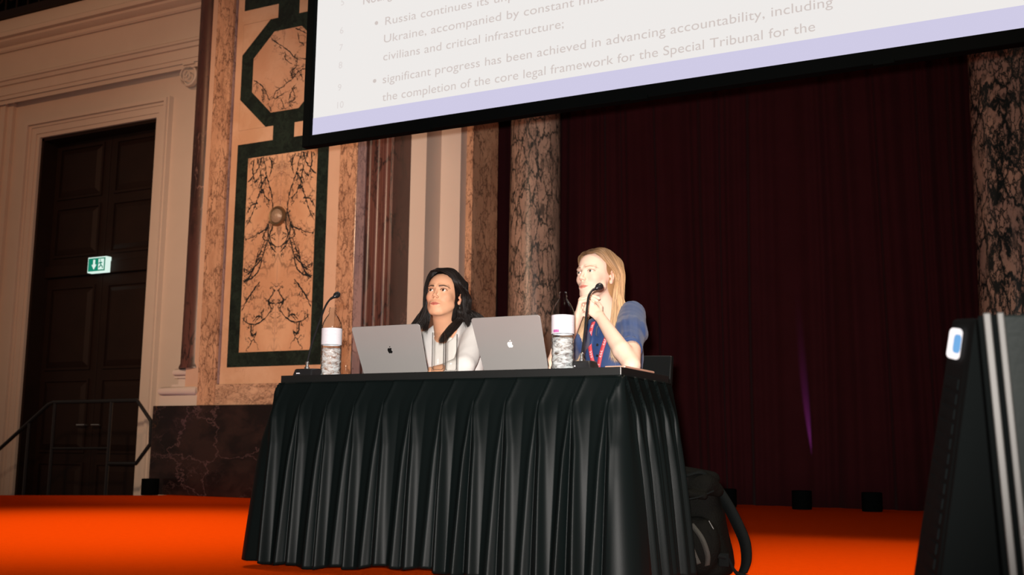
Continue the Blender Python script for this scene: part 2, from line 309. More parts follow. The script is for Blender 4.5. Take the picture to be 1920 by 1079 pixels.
for k0 in (0, 1):
    dz = k0*1.60
    cz = 4.232+dz
    oct_ = lambda hw, hh, tx, sz: [(cx-hw, cz-sz), (cx-tx, cz-hh), (cx+tx, cz-hh), (cx+hw, cz-sz), (cx+hw, cz+sz), (cx+tx, cz+hh), (cx-tx, cz+hh), (cx-hw, cz+sz)]
    if k0 == 0:
        mb = MB(); mb.prism(oct_(.43, .427, .173, .178), 8.297, 8.31)
        veins(mb, OCTV, lambda a, b: abs(a-cx) < .425 and abs(b-cz) < .422 and abs(a-cx)+abs(b-cz) < .598, .0052, 8, 8.2966); inlay('octagon_panel', mb, [M['oct'], M['vein']])
    hx, hz, ox, oz = .582, .566, .235, .24
    mb = MB()
    for sx in (-1, 1):
        for sz in (-1, 1):
            mb.prism([(cx+sx*hx, cz+sz*oz), (cx+sx*ox, cz+sz*hz), (cx+sx*hx, cz+sz*hz)], 8.2975, 8.31)
            z0, z1 = sorted((cz+sz*hz+sz*.002, cz+sz*(hz+.15))); x0, x1 = sorted((cx+sx*hx, cx+sx*.135))
            mb.box(x0, x1, 8.2965, 8.31, z0, z1)
    if k0 == 0: inlay('cream_corner_pieces', mb, M['cream'])
# column shaft at the left end of the marble wall
mb = MB(); prof = [(.165, z) for z in np.linspace(1.27, 6.5, 8)]; mb.lathe([(.185, 1.262), (.182, 1.28), (.169, 1.31)]+prof[1:], (-8.01, 8.45, 0), 40)
c = thing('half_column', 'dark red-brown marble half column left of the marble panel, on pale rounded base', 'column', (-8.02, 8.45, .88))
obj('shaft', mb, M['brown'], c, smooth=True)
def torus_slab(mb, x0, x1, y0, y1, z0, z1, k=6):
    h = (z1-z0)/2; rows = []
    for i in range(k+1):
        a = -PI/2+PI*i/k; e = h*math.cos(a); z = (z0+z1)/2+h*math.sin(a)
        rows.append([(x0-e+h, y0-e+h, z), (x1+e-h, y0-e+h, z), (x1+e-h, y1, z), (x0-e+h, y1, z)])
    V = [p for r in rows for p in r]; F = [[3, 2, 1, 0], [k*4+i for i in range(4)]]
    for j in range(k):
        for i in range(4): F.append([j*4+i, j*4+(i+1) % 4, (j+1)*4+(i+1) % 4, (j+1)*4+i])
    mb.add(V, F)
mb = MB()
mb.box(-8.36, -7.853, 8.30, 8.7, .882, .985)
torus_slab(mb, -8.36, -7.853, 8.27, 8.7, .985, 1.075)
mb.box(-8.24, -7.853, 8.34, 8.7, 1.075, 1.10); mb.box(-8.18, -7.853, 8.37, 8.7, 1.10, 1.165)
mb.box(-8.22, -7.853, 8.35, 8.7, 1.165, 1.185)
torus_slab(mb, -8.235, -7.853, 8.33, 8.7, 1.185, 1.262)
obj('base', mb, M['plaster_pink'], c, smooth=True)
struct(obj('wall_edge', MB().box(-8.42, -8.03, 8.64, 9.6, .88, 6.6), M['plaster_pink']))
db = struct(obj('wall_base', MB().box(-8.36, -5.58, 8.22, 8.9, 0, .88), M['darkbase'], bevel=.006))
# fluted brown pilaster and the stepped returns to its right
pil = thing('fluted_pilaster', 'dark red-brown fluted marble pilaster between veined strip and white wall', 'pilaster', (-5.78, 8.3, .88))
obj('grey_edge', MB().box(-5.979, -5.885, 8.285, 8.597, .882, 6.6), M['grey_m'], pil)
P = [(-5.885, 8.597), (-5.885, 8.30)]
nf = 3
for i in range(nf):
    xa = -5.875+i*.094; xb = xa+.078; P.append((xa, 8.295))
    for k in range(1, 8): a = PI*k/8; P.append(((xa+xb)/2-.039*math.cos(a), 8.295+.024*math.sin(a)))
    P.append((xb, 8.295))
P += [(-5.583, 8.30), (-5.583, 8.597)]
n = len(P); mb = MB(); mb.add([(x, y, .882) for x, y in P]+[(x, y, 6.6) for x, y in P], [[i, (i+1) % n, (i+1) % n+n, i+n] for i in range(n)]+[list(range(n))[::-1], [n+i for i in range(n)]])
obj('shaft', mb, M['brown'], pil, smooth=True)
st = struct(obj('wall_stepped', MB().box(-5.98, -5.41, 8.598, 9.6, 0, 6.6), M['plaster_pink']))
obj('white_return', MB().box(-5.98, -5.19, 8.868, 9.6, 0, 6.6), M['plaster_pink'], st)
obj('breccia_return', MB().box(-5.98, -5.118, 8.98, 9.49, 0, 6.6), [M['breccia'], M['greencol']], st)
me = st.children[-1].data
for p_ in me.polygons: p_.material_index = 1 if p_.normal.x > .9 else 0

# ------------------------------------------------------------------ door wall
DY = 9.2
mb = MB(); mb.box(-13.6, -11.54, DY, DY+.3, -1, 7.2); mb.box(-9.54, -8.0, DY, DY+.3, -1, 7.2); mb.box(-11.54, -9.54, DY, DY+.3, 4.33, 7.2)
struct(obj('wall_left', mb, M['plaster']))
# stepped door frame
t1 = thing('door_frame', '', 'door frame', (0, 0, 0)); del t1['category']; del t1['label']; bpy.data.objects.remove(t1)
def frame_ring(mb, x0, x1, z1, w0, w1, y0, y1):      # three-sided frame from inner offset w0 to outer w1
    a, b = -.9, z1
    mb.hexa([(x0-w1, y0, a), (x0-w0, y0, a), (x0-w0, y1, a), (x0-w1, y1, a), (x0-w1, y0, b+w1), (x0-w0, y0, b+w0), (x0-w0, y1, b+w0), (x0-w1, y1, b+w1)])
    mb.hexa([(x1+w0, y0, a), (x1+w1, y0, a), (x1+w1, y1, a), (x1+w0, y1, a), (x1+w0, y0, b+w0), (x1+w1, y0, b+w1), (x1+w1, y1, b+w1), (x1+w0, y1, b+w0)])
    mb.hexa([(x0-w0, y0, b+w0), (x1+w0, y0, b+w0), (x1+w0, y1, b+w0), (x0-w0, y1, b+w0), (x0-w1, y0, b+w1), (x1+w1, y0, b+w1), (x1+w1, y1, b+w1), (x0-w1, y1, b+w1)])
mb = MB()
for w0, w1, pr in ((0, .05, .035), (.05, .13, .05), (.13, .165, .065), (.165, .205, .10), (.205, .225, .07)):
    frame_ring(mb, -11.54, -9.54, 4.33, w0, w1, DY-pr, DY+.02)
struct(obj('trim_1', mb, M['plaster']))
# vertical flutes at far left
mb = MB()
for x, w_, p_ in ((-12.12, .05, .05), (-12.22, .05, .09), (-12.34, .06, .13), (-12.8, .42, .17)): mb.box(x-w_, x+w_, DY-p_, DY, -1, 4.86)
struct(obj('trim_2', mb, M['plaster']))
# entablature
mb = MB()
prof = [(0, 4.88), (.13, 4.885), (.13, 4.95), (.155, 4.952), (.155, 5.0), (.17, 5.01), (.17, 5.13), (.20, 5.15), (.215, 5.20), (.24, 5.22), (.24, 5.25), (.15, 5.255), (.15, 5.60), (.18, 5.61), (.20, 5.64), (.20, 5.68), (.24, 5.71), (.29, 5.77), (.30, 5.80), (.36, 5.84), (.36, 5.90), (.22, 5.905), (.22, 6.07), (0, 6.07)]
prof = [(p, .463+(z-.463)*(DY-p)/DY) for p, z in prof]
V = [(x, DY-p, z) for x in (-13.6, -8.2) for p, z in prof]; n = len(prof)
mb.add(V, [[i, i+n, i+1+n, i+1] for i in range(n-1)]+[list(range(n)), [2*n-1-i for i in range(n)]])
struct(obj('trim_3', mb, M['plaster'], smooth=True, angle=25))
# dark gallery frieze above the entablature
g = thing('gallery_balustrade', 'dark openwork balustrade above the white entablature, top left corner', 'balustrade', (-11.5, 9.0, 6.03))
obj('plinth', MB().box(-13.6, -8.38, 8.93, 9.19, 5.945, 6.04), M['wood'], g)
mb = MB()
for i in range(24):
    x = -13.5+i*.21
    mb.tube([(x+.09*math.cos(a)*(1-a/9), 8.97, 6.24+.12*math.sin(a)*(1-a/9)) for a in np.linspace(0, 6.2, 14)], .014, 6)
    mb.tube([(x+.105, 8.97, 6.03), (x+.105, 8.97, 6.7)], .012, 6)
obj('scrollwork', mb, M['wood'], g, smooth=True); obj('backing_panel', MB().box(-13.6, -8.38, 9.05, 9.1, 6.03, 6.9), M['blackmatte'], g)
# volute capitals
def volute(x, z, label):
    t = thing('volute_capital', label, 'capital', (x, 9.12, z), 'ionic capitals on the white door wall')
    mb = MB(); mb.lathe([(.125, 0), (.125, .05), (.108, .06), (.108, .02), (.0, .02)], (0, 0, 0), 32)
    mb.v = [(x+a, 9.08-c+.06, z+b) for a, b, c in mb.v]; obj('volute', mb, M['plaster'], t, smooth=True)
    mb = MB(); mb.tube([(x+(.098-.0075*a)*math.cos(a+1), 9.05, z+(.098-.0075*a)*math.sin(a+1)) for a in np.linspace(0, 12, 70)], .008, 6)
    obj('spiral', mb, M['plaster'], t, smooth=True)
    obj('abacus', MB().box(x-.05, x+.12, 9.04, 9.19, z+.115, z+.135), M['plaster'], t)
    return t
volute(-9.00, 4.74, 'white scroll capital beside the marble wall, right end of entablature')
volute(-12.62, 4.66, 'white scroll capital cut by the left edge of the photo')
# door leaves, transom
d = struct(bpy.data.objects.new('door_1', None)); COL.objects.link(d); d.location = (-10.54, 9.42, -.35); ORG[d.name] = Vector(d.location)
def leaf(x0, x1, z0, z1, panels, name='door_leaf'):
    L_ = obj(name, MB().box(x0, x1, 9.42, 9.48, z0, z1), M['wood'], d, bevel=.004)
    mb = MB()
    for a, b_ in panels:
        X0, X1 = x0+.13, x1-.13
        for e, y in ((0, 9.405), ):
            mb.hexa([(X0, 9.42, a), (X1, 9.42, a), (X1, 9.42, b_), (X0, 9.42, b_), (X0+.07, 9.385, a+.07), (X1-.07, 9.385, a+.07), (X1-.07, 9.385, b_-.07), (X0+.07, 9.385, b_-.07)][0:8])
        for q in ((X0-.03, X0, a-.03, b_+.03), (X1, X1+.03, a-.03, b_+.03), (X0, X1, a-.03, a), (X0, X1, b_, b_+.03)): mb.box(q[0], q[1], 9.40, 9.42, q[2], q[3])
    obj('raised_panels', mb, M['wood'], L_)
    return L_
for x0, x1 in ((-11.53, -10.545), (-10.535, -9.55)):
    lf = leaf(x0, x1, -.35, 2.55, ((-.22, .25), (.42, 1.25), (1.42, 2.4)))
    xh = -10.60 if x0 < -11 else -10.48
    obj('door_handle', MB().tube([(xh, 9.40, .72), (xh, 9.35, .72), (xh+(-.13 if x0 < -11 else .13), 9.35, .72)], .011, 8), M['chrome'], lf, smooth=True)
    leaf(x0, x1, 2.70, 4.33, ((2.83, 3.42), (3.58, 4.2)), 'transom_leaf')
obj('transom_rail', MB().box(-11.53, -9.55, 9.37, 9.48, 2.55, 2.70), M['wood'], d, bevel=.01)
mb = MB(); mb.box(-11.54, -11.5, 9.2, 9.5, -.9, 4.33); mb.box(-9.58, -9.54, 9.2, 9.5, -.9, 4.33); mb.box(-11.54, -9.54, 9.2, 9.5, 4.29, 4.33)
obj('jamb', mb, M['wood'], d)
struct(obj('wall_behind_door', MB().box(-11.6, -9.5, 9.5, 9.6, -1, 4.4), M['blackmatte']))
# exit sign
e = thing('exit_sign', 'green and white emergency exit sign above the dark double door', 'sign', (-10.52, 9.33, 2.57))
obj('housing', MB().box(-10.675, -10.365, 9.30, 9.38, 2.555, 2.745), M['exit_white'], e, bevel=.004)
obj('face', MB().box(-10.66, -10.38, 9.295, 9.30, 2.57, 2.73), M['exit_green'], e)
mb = MB(); mb.prism([(-10.60, 2.65), (-10.56, 2.59), (-10.52, 2.65), (-10.545, 2.65), (-10.545, 2.71), (-10.575, 2.71), (-10.575, 2.65)], 9.291, 9.296); obj('arrow', mb, M['exit_white'], e)
mb = MB(); mb.box(-10.485, -10.395, 9.291, 9.296, 2.585, 2.715); obj('doorway_mark', mb, M['exit_white'], e)
mb = MB()
for a, b_ in (((-10.45, 2.68), (-10.44, 2.64)), ((-10.44, 2.64), (-10.415, 2.62)), ((-10.44, 2.64), (-10.47, 2.61)), ((-10.45, 2.675), (-10.475, 2.66)), ((-10.45, 2.675), (-10.42, 2.665)), ((-10.415, 2.62), (-10.405, 2.60))):
    mb.tube([(a[0], 9.29, a[1]), (b_[0], 9.29, b_[1])], .007, 6)
mb.lathe([(.0, -.01), (.011, 0), (0, .01)], (-10.452, 9.29, 2.698), 8); obj('running_figure', mb, M['exit_green'], e)
# railing of the steps
rl = thing('stair_railing', 'black steel tube railing in front of the dark double door', 'railing', (-10.2, 8.45, -.35))
RY = 8.62
def rp(x, z): return (x, RY, z)
mb = MB(); mb.tube([rp(-12.6, -.55), rp(-10.36, .93), rp(-10.28, .955), rp(-9.00, .962), rp(-8.78, .74), rp(-8.77, .50), rp(-8.96, .292), rp(-9.36, .286)], .021, 8); obj('handrail', mb, M['black'], rl, smooth=True)
for x, zt in ((-10.26, .95), (-9.38, .95), (-10.66, .72), (-11.9, -.1)): obj('post', MB().tube([rp(x, -.36), rp(x, zt)], .018, 8), M['black'], rl, smooth=True)
obj('crossbar', MB().tube([rp(-10.26, .44), rp(-9.38, .45)], .014, 8), M['black'], rl, smooth=True)
# rosette on the marble panel
t = thing('glass_rosette', 'round pressed-glass rosette at centre of the book-matched marble panel', 'wall lamp', (-6.92, 8.29, 2.727))
def disc(x, z, prof, y0):
    mb = MB(); mb.lathe(prof, (0, 0, 0), 32); mb.v = [(x+a, y0-c, z+b_) for a, b_, c in mb.v]; return mb
obj('rim', disc(-6.92, 2.727, [(.10, 0), (.10, .02), (.09, .035), (.075, .03), (.075, .0)], 8.297), mat('old_brass', (.30, .20, .11), .35, metal=.8), t, smooth=True)
obj('lens', disc(-6.92, 2.727, [(.075, .0), (.07, .03), (.045, .05), (.0, .058)], 8.295), mat('speckled_glass', (.30, .20, .13), .15, bump=.8, bscale=40, vary=.5), t, smooth=True)

# ------------------------------------------------------------------ curtain and columns
mb = MB(); nx = 900; xs = np.linspace(-6.6, 2.6, nx); zs = np.linspace(.004, 6.6, 18)
ph = np.cumsum(.25+1.3*np.interp(np.arange(nx), np.linspace(0, nx, 70), RNG.random(70)))*.24
amp = np.interp(xs, np.linspace(-6.6, 2.6, 60), .015+.055*RNG.random(60)**2)
V = []
for j, z in enumerate(zs):
    sway = .05*np.sin(xs*2.1+z*.35)+.018*np.sin(z*1.3+xs*5)
    y = 10.1+amp*np.sin(ph+sway*4)+.015*np.sin(ph*2.7+z*.5)+.03*np.sin(xs*1.7+1)
    V += [(x+.03*math.sin(z*.5+x*3), yy, z) for x, yy in zip(xs, y)]
near_y = min(q[1] for q in V if abs(q[0]+2.21) < .05 and .2 < q[2] < 1.2)
F = [[j*nx+i, j*nx+i+1, (j+1)*nx+i+1, (j+1)*nx+i] for j in range(len(zs)-1) for i in range(nx-1)]
mb.add(V, F); cu = obj('stage_curtain', mb, M['curtain'], smooth='all', loc=(-2, 10.1, 0)); tag(cu, 'floor-length dark red velvet curtain hanging behind the stage', 'curtain')
sd = cu.modifiers.new('thickness', 'SOLIDIFY'); sd.thickness = .006
def column(x, y, r, m, label):
    t = thing('marble_column', label, 'column', (x, y, 0), 'breccia columns before the curtain')
    mb = MB(); mb.lathe([(r*1.08, .42), (r*1.06, .44), (r*1.0, .5)]+[(r*(1-.012*k), .5+k*.6) for k in range(1, 11)], (x, y, 0), 64); obj('shaft', mb, m, t, smooth=True)
    mb = MB(); mb.box(x-r*1.4, x+r*1.4, y-r*1.4, y+r*1.4, 0, .14); obj('plinth', mb, M['plaster_pink'], t)
    mb = MB(); mb.lathe([(r*1.3, .14), (r*1.38, .17), (r*1.38, .21), (r*1.3, .24), (r*1.15, .26), (r*1.12, .31), (r*1.2, .34), (r*1.24, .37), (r*1.2, .40), (r*1.08, .42)], (x, y, 0), 48); obj('base', mb, M['plaster_pink'], t, smooth=True)
column(-4.80, 9.70, .268, M['column'], 'veined pinkish marble column left of curtain, behind the fair-haired woman')
column(-.425, 9.70, .30, M['column2'], 'large dark-veined marble column at right edge, above the flight case')
# purple light grazing up one curtain fold
lamp('purple_uplight', 'SPOT', (-2.185, near_y-.045, .10), (-2.218, near_y+.02, .75), 800, (.40, .14, 1.0), spot_size=math.radians(6), spot_blend=1, shadow_soft_size=.01)
# uplight pots
def pot(x, y, label):
    t = thing('floor_uplight', label, 'stage light', (x, y, 0), 'black uplight cans on the stage floor')
    mb = MB(); mb.lathe([(.080, 0), (.084, .01), (.084, .155), (.080, .16), (.074, .158), (.074, .12)], (x, y, 0), 28, caps=True); obj('can', mb, M['blackmatte'], t, smooth=True)
    mb = MB(); mb.lathe([(.07, .12), (.0, .125)], (x, y, 0), 20, caps=False); obj('lens', mb, M['glass'], t)
    return t
p0 = pot(-2.21, 9.72, 'black uplight can on carpet at the curtain foot, below the purple streak')
dup(p0, (-1.63, 9.75, 0), 0, 'black uplight can on carpet, rightmost before the curtain')
dup(p0, (-2.86, 9.68, 0), 0, 'black uplight can by the curtain, half hidden behind the backpack')
dup(p0, (-8.19, 8.08, 0), 0, 'black uplight can standing before the dark marble base at left')

# ------------------------------------------------------------------ projection screen
SY = 5.5
sc = thing('projection_screen', 'huge hanging screen showing a white slide with grey text', 'screen', (-2.2, SY, 2.4))
mb = MB(); mb.box(-4.39, -4.333, SY-.035, SY+.03, 2.395, 5.2); mb.box(.75, .81, SY-.035, SY+.03, 2.395, 5.2); mb.box(-4.333, .75, SY-.035, SY+.03, 2.395, 2.468); mb.box(-4.333, .75, SY-.035, SY+.03, 5.13, 5.2)
obj('frame', mb, M['blackmatte'], sc, bevel=.004)
obj('slide', MB().box(-4.333, .75, SY-.001, SY+.02, 2.467, 5.13), M['screen_white'], sc)
obj('blue_band', MB().box(-4.333, .75, SY-.003, SY-.0012, 2.469, 2.59), M['screen_blue'], sc)
obj('backing', MB().box(-4.33, .75, SY+.021, SY+.028, 2.47, 5.13), M['blackmatte'], sc)
for x in (-3.46, -2.07, -.78): obj('frame_clip', MB().box(x-.05, x+.05, SY-.045, SY-.02, 2.385, 2.405), M['blackmatte'], sc)
def text_mesh(s, x0, x1, z, h, y, m, parent, name='slide_text', right=False, thick=0.0):
    cu_ = bpy.data.curves.new('t', 'FONT'); cu_.body = s; cu_.size = 1; cu_.offset = thick; cu_.space_character = 1.02
    o = bpy.data.objects.new('t', cu_); COL.objects.link(o); bpy.context.view_layer.update()
    me = bpy.data.meshes.new_from_object(o.evaluated_get(bpy.context.evaluated_depsgraph_get())); bpy.data.objects.remove(o)
    v = np.array([q.co[:] for q in me.vertices]); mn, mx = v[:, 0].min(), v[:, 0].max()
    sz = h/.729
    sx = sz if x1 is None else (x1-x0)/(mx-mn)
    X = x0+(v[:, 0]-mn)*sx; Z = z+v[:, 1]*sz
    o0 = origin(parent)
    for i, q in enumerate(me.vertices): q.co = (X[i]-o0.x, y-o0.y, Z[i]-o0.z)
    me.name = name; me.materials.clear(); me.materials.append(m)
    for p_ in me.polygons: p_.material_index = 0
    o = bpy.data.objects.new(name, me); COL.objects.link(o); o.parent = parent; return o
TY = SY-.005
for s, x0, x1, z in (('Russia continues its unprovoked', -3.789, -2.548, 3.130), ('Ukraine, accompanied by constant missile', -3.795, -2.20, 3.013), ('civilians and critical infrastructure;', -3.796, -2.544, 2.895),
                     ('significant progress has been achieved in advancing accountability, including', -3.795, -1.023, 2.746), ('the completion of the core legal framework for the Special Tribunal for the', -3.794, -1.116, 2.629)):
    text_mesh(s, x0, x1, z, .056, TY, M['slide_ink'], sc)
text_mesh('Noting', -3.965, None, 3.30, .058, TY, M['slide_ink'], sc, thick=.01)
for s, z in (('5', 3.325), ('6', 3.132), ('7', 3.016), ('8', 2.897), ('9', 2.747), ('10', 2.630)):
    text_mesh(s, -4.141, None, z, .046, TY, M['slide_ink_pale'], sc, 'line_number')
for z in (3.155, 2.771):
    mb = MB(); mb.lathe([(.0125, 0), (.0125, .002)], (0, 0, 0), 20); mb.v = [(-3.856+a, TY-c, z+b_) for a, b_, c in mb.v]; obj('bullet', mb, M['slide_ink'], sc)

# ------------------------------------------------------------------ table, skirt
TX0, TX1, TY0, TY1, TZ = -2.909, -1.419, 3.55, 4.05, .76
tb = thing('conference_table', 'long narrow black panel table under the two laptops', 'table', ((TX0+TX1)/2, (TY0+TY1)/2, 0))
obj('tabletop', MB().box(TX0, TX1, TY0, TY1, .731, TZ), M['tablewood'], tb, bevel=.0015)
obj('edge_band', MB().box(TX1-.0005, TX1+.0012, TY0-.0012, TY0+.0012, .733, .758), M['edge'], tb, label='thin pale corner edge of the tabletop')
for x in (TX0+.12, TX1-.12):
    for y in (TY0+.07, TY1-.07):
        lg = obj('leg', MB().tube([(x, y, .02), (x, y, .731)], .018, 14), M['chrome'], tb, smooth=True)
        mb = MB(); mb.lathe([(.026, 0), (.028, .008), (.02, .02), (.012, .024)], (x, y, 0), 20); obj('foot', mb, M['copper'], lg, smooth=True)
def skirt():
    # path round the table, outward normals, arc length
    r = .012; pts = []
    X0, X1, Y0, Y1 = TX0-.004, TX1+.004, TY0-.004, TY1+.004
    def line(a, b, nrm, n):
        for i in range(n): t = i/n; pts.append((a[0]+(b[0]-a[0])*t, a[1]+(b[1]-a[1])*t, *nrm))
    def arc(cx, cy, a0, n=10):
        for i in range(n): a = a0+PI/2*i/n; pts.append((cx+r*math.cos(a), cy+r*math.sin(a), math.cos(a), math.sin(a)))
    line((X0, Y1), (X0, Y0+r), (-1, 0), 170); arc(X0+r, Y0+r, PI)
    line((X0+r, Y0), (X1-r, Y0), (0, -1), 620); arc(X1-r, Y0+r, 1.5*PI)
    line((X1, Y0+r), (X1, Y1), (1, 0), 170)
    p = np.array(pts); s = np.concatenate([[0], np.cumsum(np.hypot(np.diff(p[:, 0]), np.diff(p[:, 1])))])
    c0 = s[179]                                     # arc length at the front left corner
    sl = s-c0
    # pleat phase: pitch .134 along the front, .10 on the sides
    L = TX1-TX0
    phs = np.where(sl < 0, sl/.10+0.0, np.where(sl > L, (L-.03)/.1325+(sl-L)/.10, (sl-.03)/.1325))
    k = np.floor(phs).astype(int); fr = phs-k
    rr = np.random.default_rng(3); A = .75+.5*rr.random(60); B = rr.random(60); C_ = rr.random(60)
    zt, zb = .7305, .028; nz = 64
    V = []
    for j in range(nz+1):
        t = j/nz; z = zt+(zb-zt)*t
        zz = z - (.012*np.sin(sl*7)+.006*np.sin(sl*31))*(t**8)
        flare = .078*(t**.75)+.004
        front = 1.0
        # slanted seam near the top: phase slides sideways
        sh = .30*np.clip(t/.13, 0, 1)
        f2 = (phs+sh*np.where(sl > L, -1, 1)) ; kk = np.clip(np.floor(f2).astype(int)+15, 0, 59); ff = f2-np.floor(f2)
        knife = .011*(1-ff)**1.0*np.exp(-((ff-0)*2.6))
        a = np.interp(t, [0, .1, .2, .5, 1], [.001, .003, .017, .024, .028])*A[kk]
        c = .50+.16*(B[kk]-.5)
        w1 = np.sin(PI*np.clip(ff/c, 0, 1))**1.1; w2 = np.sin(PI*np.clip((ff-c)/(1-c), 0, 1))**.8*(.55+.45*C_[kk])
        fa = np.interp(t, [0, .13, .35, 1], [.02, .03, .17, .25])+.05*(B[kk]-.5)*t; fb = 1-np.interp(t, [0, .13, .4, 1], [.01, .02, .14, .22])+.05*(C_[kk]-.5)*t; sg = .085+.05*t
        g_ = lambda m: np.exp(-((ff-m)/sg)**2)+np.exp(-((ff-m-1)/sg)**2)+np.exp(-((ff-m+1)/sg)**2)
        w3 = np.maximum(g_(fa), g_(fb)*(.6+.4*C_[kk]))+.12*(.5-.5*np.cos(2*PI*ff))
        wave = (.35*np.where(ff < c, w1, w2)+.75*w3)*a
        crease = -.006*np.exp(-(np.minimum(ff, 1-ff)/.035)**2)*np.clip(t*6, 0, 1)
        wr = .0007*np.sin(sl*43+t*7+3*B[kk])*t
        d = flare+knife*(1-.6*t)+wave+crease+wr*1.2
        V += list(zip(p[:, 0]+p[:, 2]*d, p[:, 1]+p[:, 3]*d, zz))
    n = len(p); F = [[j*n+i, (j+1)*n+i, (j+1)*n+i+1, j*n+i+1] for j in range(nz) for i in range(n-1)]
    mb = MB(); mb.add(V, F)
    o = obj('table_skirt', mb, M['satin'], smooth='all', loc=((TX0+TX1)/2, (TY0+TY1)/2, 0))
    sd = o.modifiers.new('thickness', 'SOLIDIFY'); sd.thickness = .0015
    tag(o, 'pleated black satin skirt hanging from the table edge to the carpet', 'table skirt')
    # thin stitched piping along the top
    mb = MB(); mb.tube([(q[0]+q[2]*.006, q[1]+q[3]*.006, .7275) for q in p[::4]], .0022, 6); obj('header_piping', mb, M['satin'], o, smooth=True)
skirt()

# ------------------------------------------------------------------ things on the table
def emblem_poly():
    body = [(0, .30), (.10, .36), (.24, .38), (.36, .32), (.42, .24), (.33, .16), (.29, .03), (.32, -.10), (.40, -.19), (.45, -.22), (.40, -.36), (.31, -.49), (.21, -.56), (.10, -.54), (0, -.50), (-.10, -.54), (-.21, -.56), (-.31, -.48),
            (-.41, -.32), (-.46, -.13), (-.46, .04), (-.42, .20), (-.33, .32), (-.20, .38), (-.09, .35)]
    leaf_ = [(.0, .42), (.02, .55), (.09, .66), (.20, .72), (.20, .60), (.13, .48)]
    return body, leaf_
def laptop(x0, x1, yh, ztop, ytop, emb, label):
    t = thing('laptop', label, 'laptop', ((x0+x1)/2, yh, TZ), 'open laptops on the black table')
    base = MB().box(x0, x1, yh+.004, yh+.228, TZ+.002, TZ+.013); b_ = obj('keyboard_base', base, M['alulid'], t, bevel=.004)
    obj('keyboard', MB().box(x0+.03, x1-.03, yh+.03, yh+.13, TZ+.013, TZ+.0142), M['black'], b_)
    obj('trackpad', MB().box(x0+.11, x1-.11, yh+.14, yh+.215, TZ+.013, TZ+.0136), M['alulid'], b_)
    for fx in (x0+.03, x1-.03): obj('rubber_foot', MB().box(fx-.01, fx+.01, yh+.02, yh+.04, TZ, TZ+.003), M['black'], b_)
    # lid: rounded-corner slab in (u, v) plane
    H = math.hypot(ztop-TZ-.012, yh-ytop); vz = (ztop-TZ-.012)/H; vy = (ytop-yh)/H; W_ = x1-x0; r = .012
    pl = []
    for cx_, cy_, a0 in ((W_-r, H-r, 0), (r, H-r, 90), (r, .002+.003, 180), (W_-r, .005, 270)):
        rr = r if cy_ > .1 else .003
        for i in range(7): a = math.radians(a0+90*i/6); pl.append((cx_+rr*math.cos(a), cy_+rr*math.sin(a)))
    nrm = (0, -vz, vy)   # outward (towards the audience)
    def P3(u, v, e): return (x0+u, yh+v*vy+nrm[1]*e, TZ+.012+v*vz+nrm[2]*e)
    n = len(pl); mb = MB(); mb.add([P3(u, v, .0) for u, v in pl]+[P3(u, v, -.0045) for u, v in pl], [list(range(n)), list(range(2*n-1, n-1, -1))]+[[i+n, (i+1) % n+n, (i+1) % n, i] for i in range(n)])
    lid = obj('lid', mb, M['alulid'], t, bevel=.0008, smooth=True)
    obj('display', MB().add([P3(u, v, -.0047) for u, v in ((.006, .012), (W_-.006, .012), (W_-.006, H-.006), (.006, H-.006))], [[3, 2, 1, 0]]), M['black'], lid)
    mb = MB(); k = .0245; vc = H*.49
    for pp in emblem_poly(): 
        q = [P3(W_/2+a*k, vc+b_2*k, .0004) for a, b_2 in pp]; mb.add(q, [list(range(len(q)))])
    obj('emblem', mb, M[emb], lid, label='glossy apple-shaped emblem, '+('dark' if emb == 'logo_dark' else 'bright'))
    return t
laptop(-2.632, -2.305, 3.725, .957, 3.64, 'logo_dark', 'open grey laptop at left with dark lid emblem, before the dark-haired woman')
laptop(-2.067, -1.773, 3.725, .967, 3.63, 'logo_white', 'open grey laptop with bright lid emblem, left of the taller bottle')
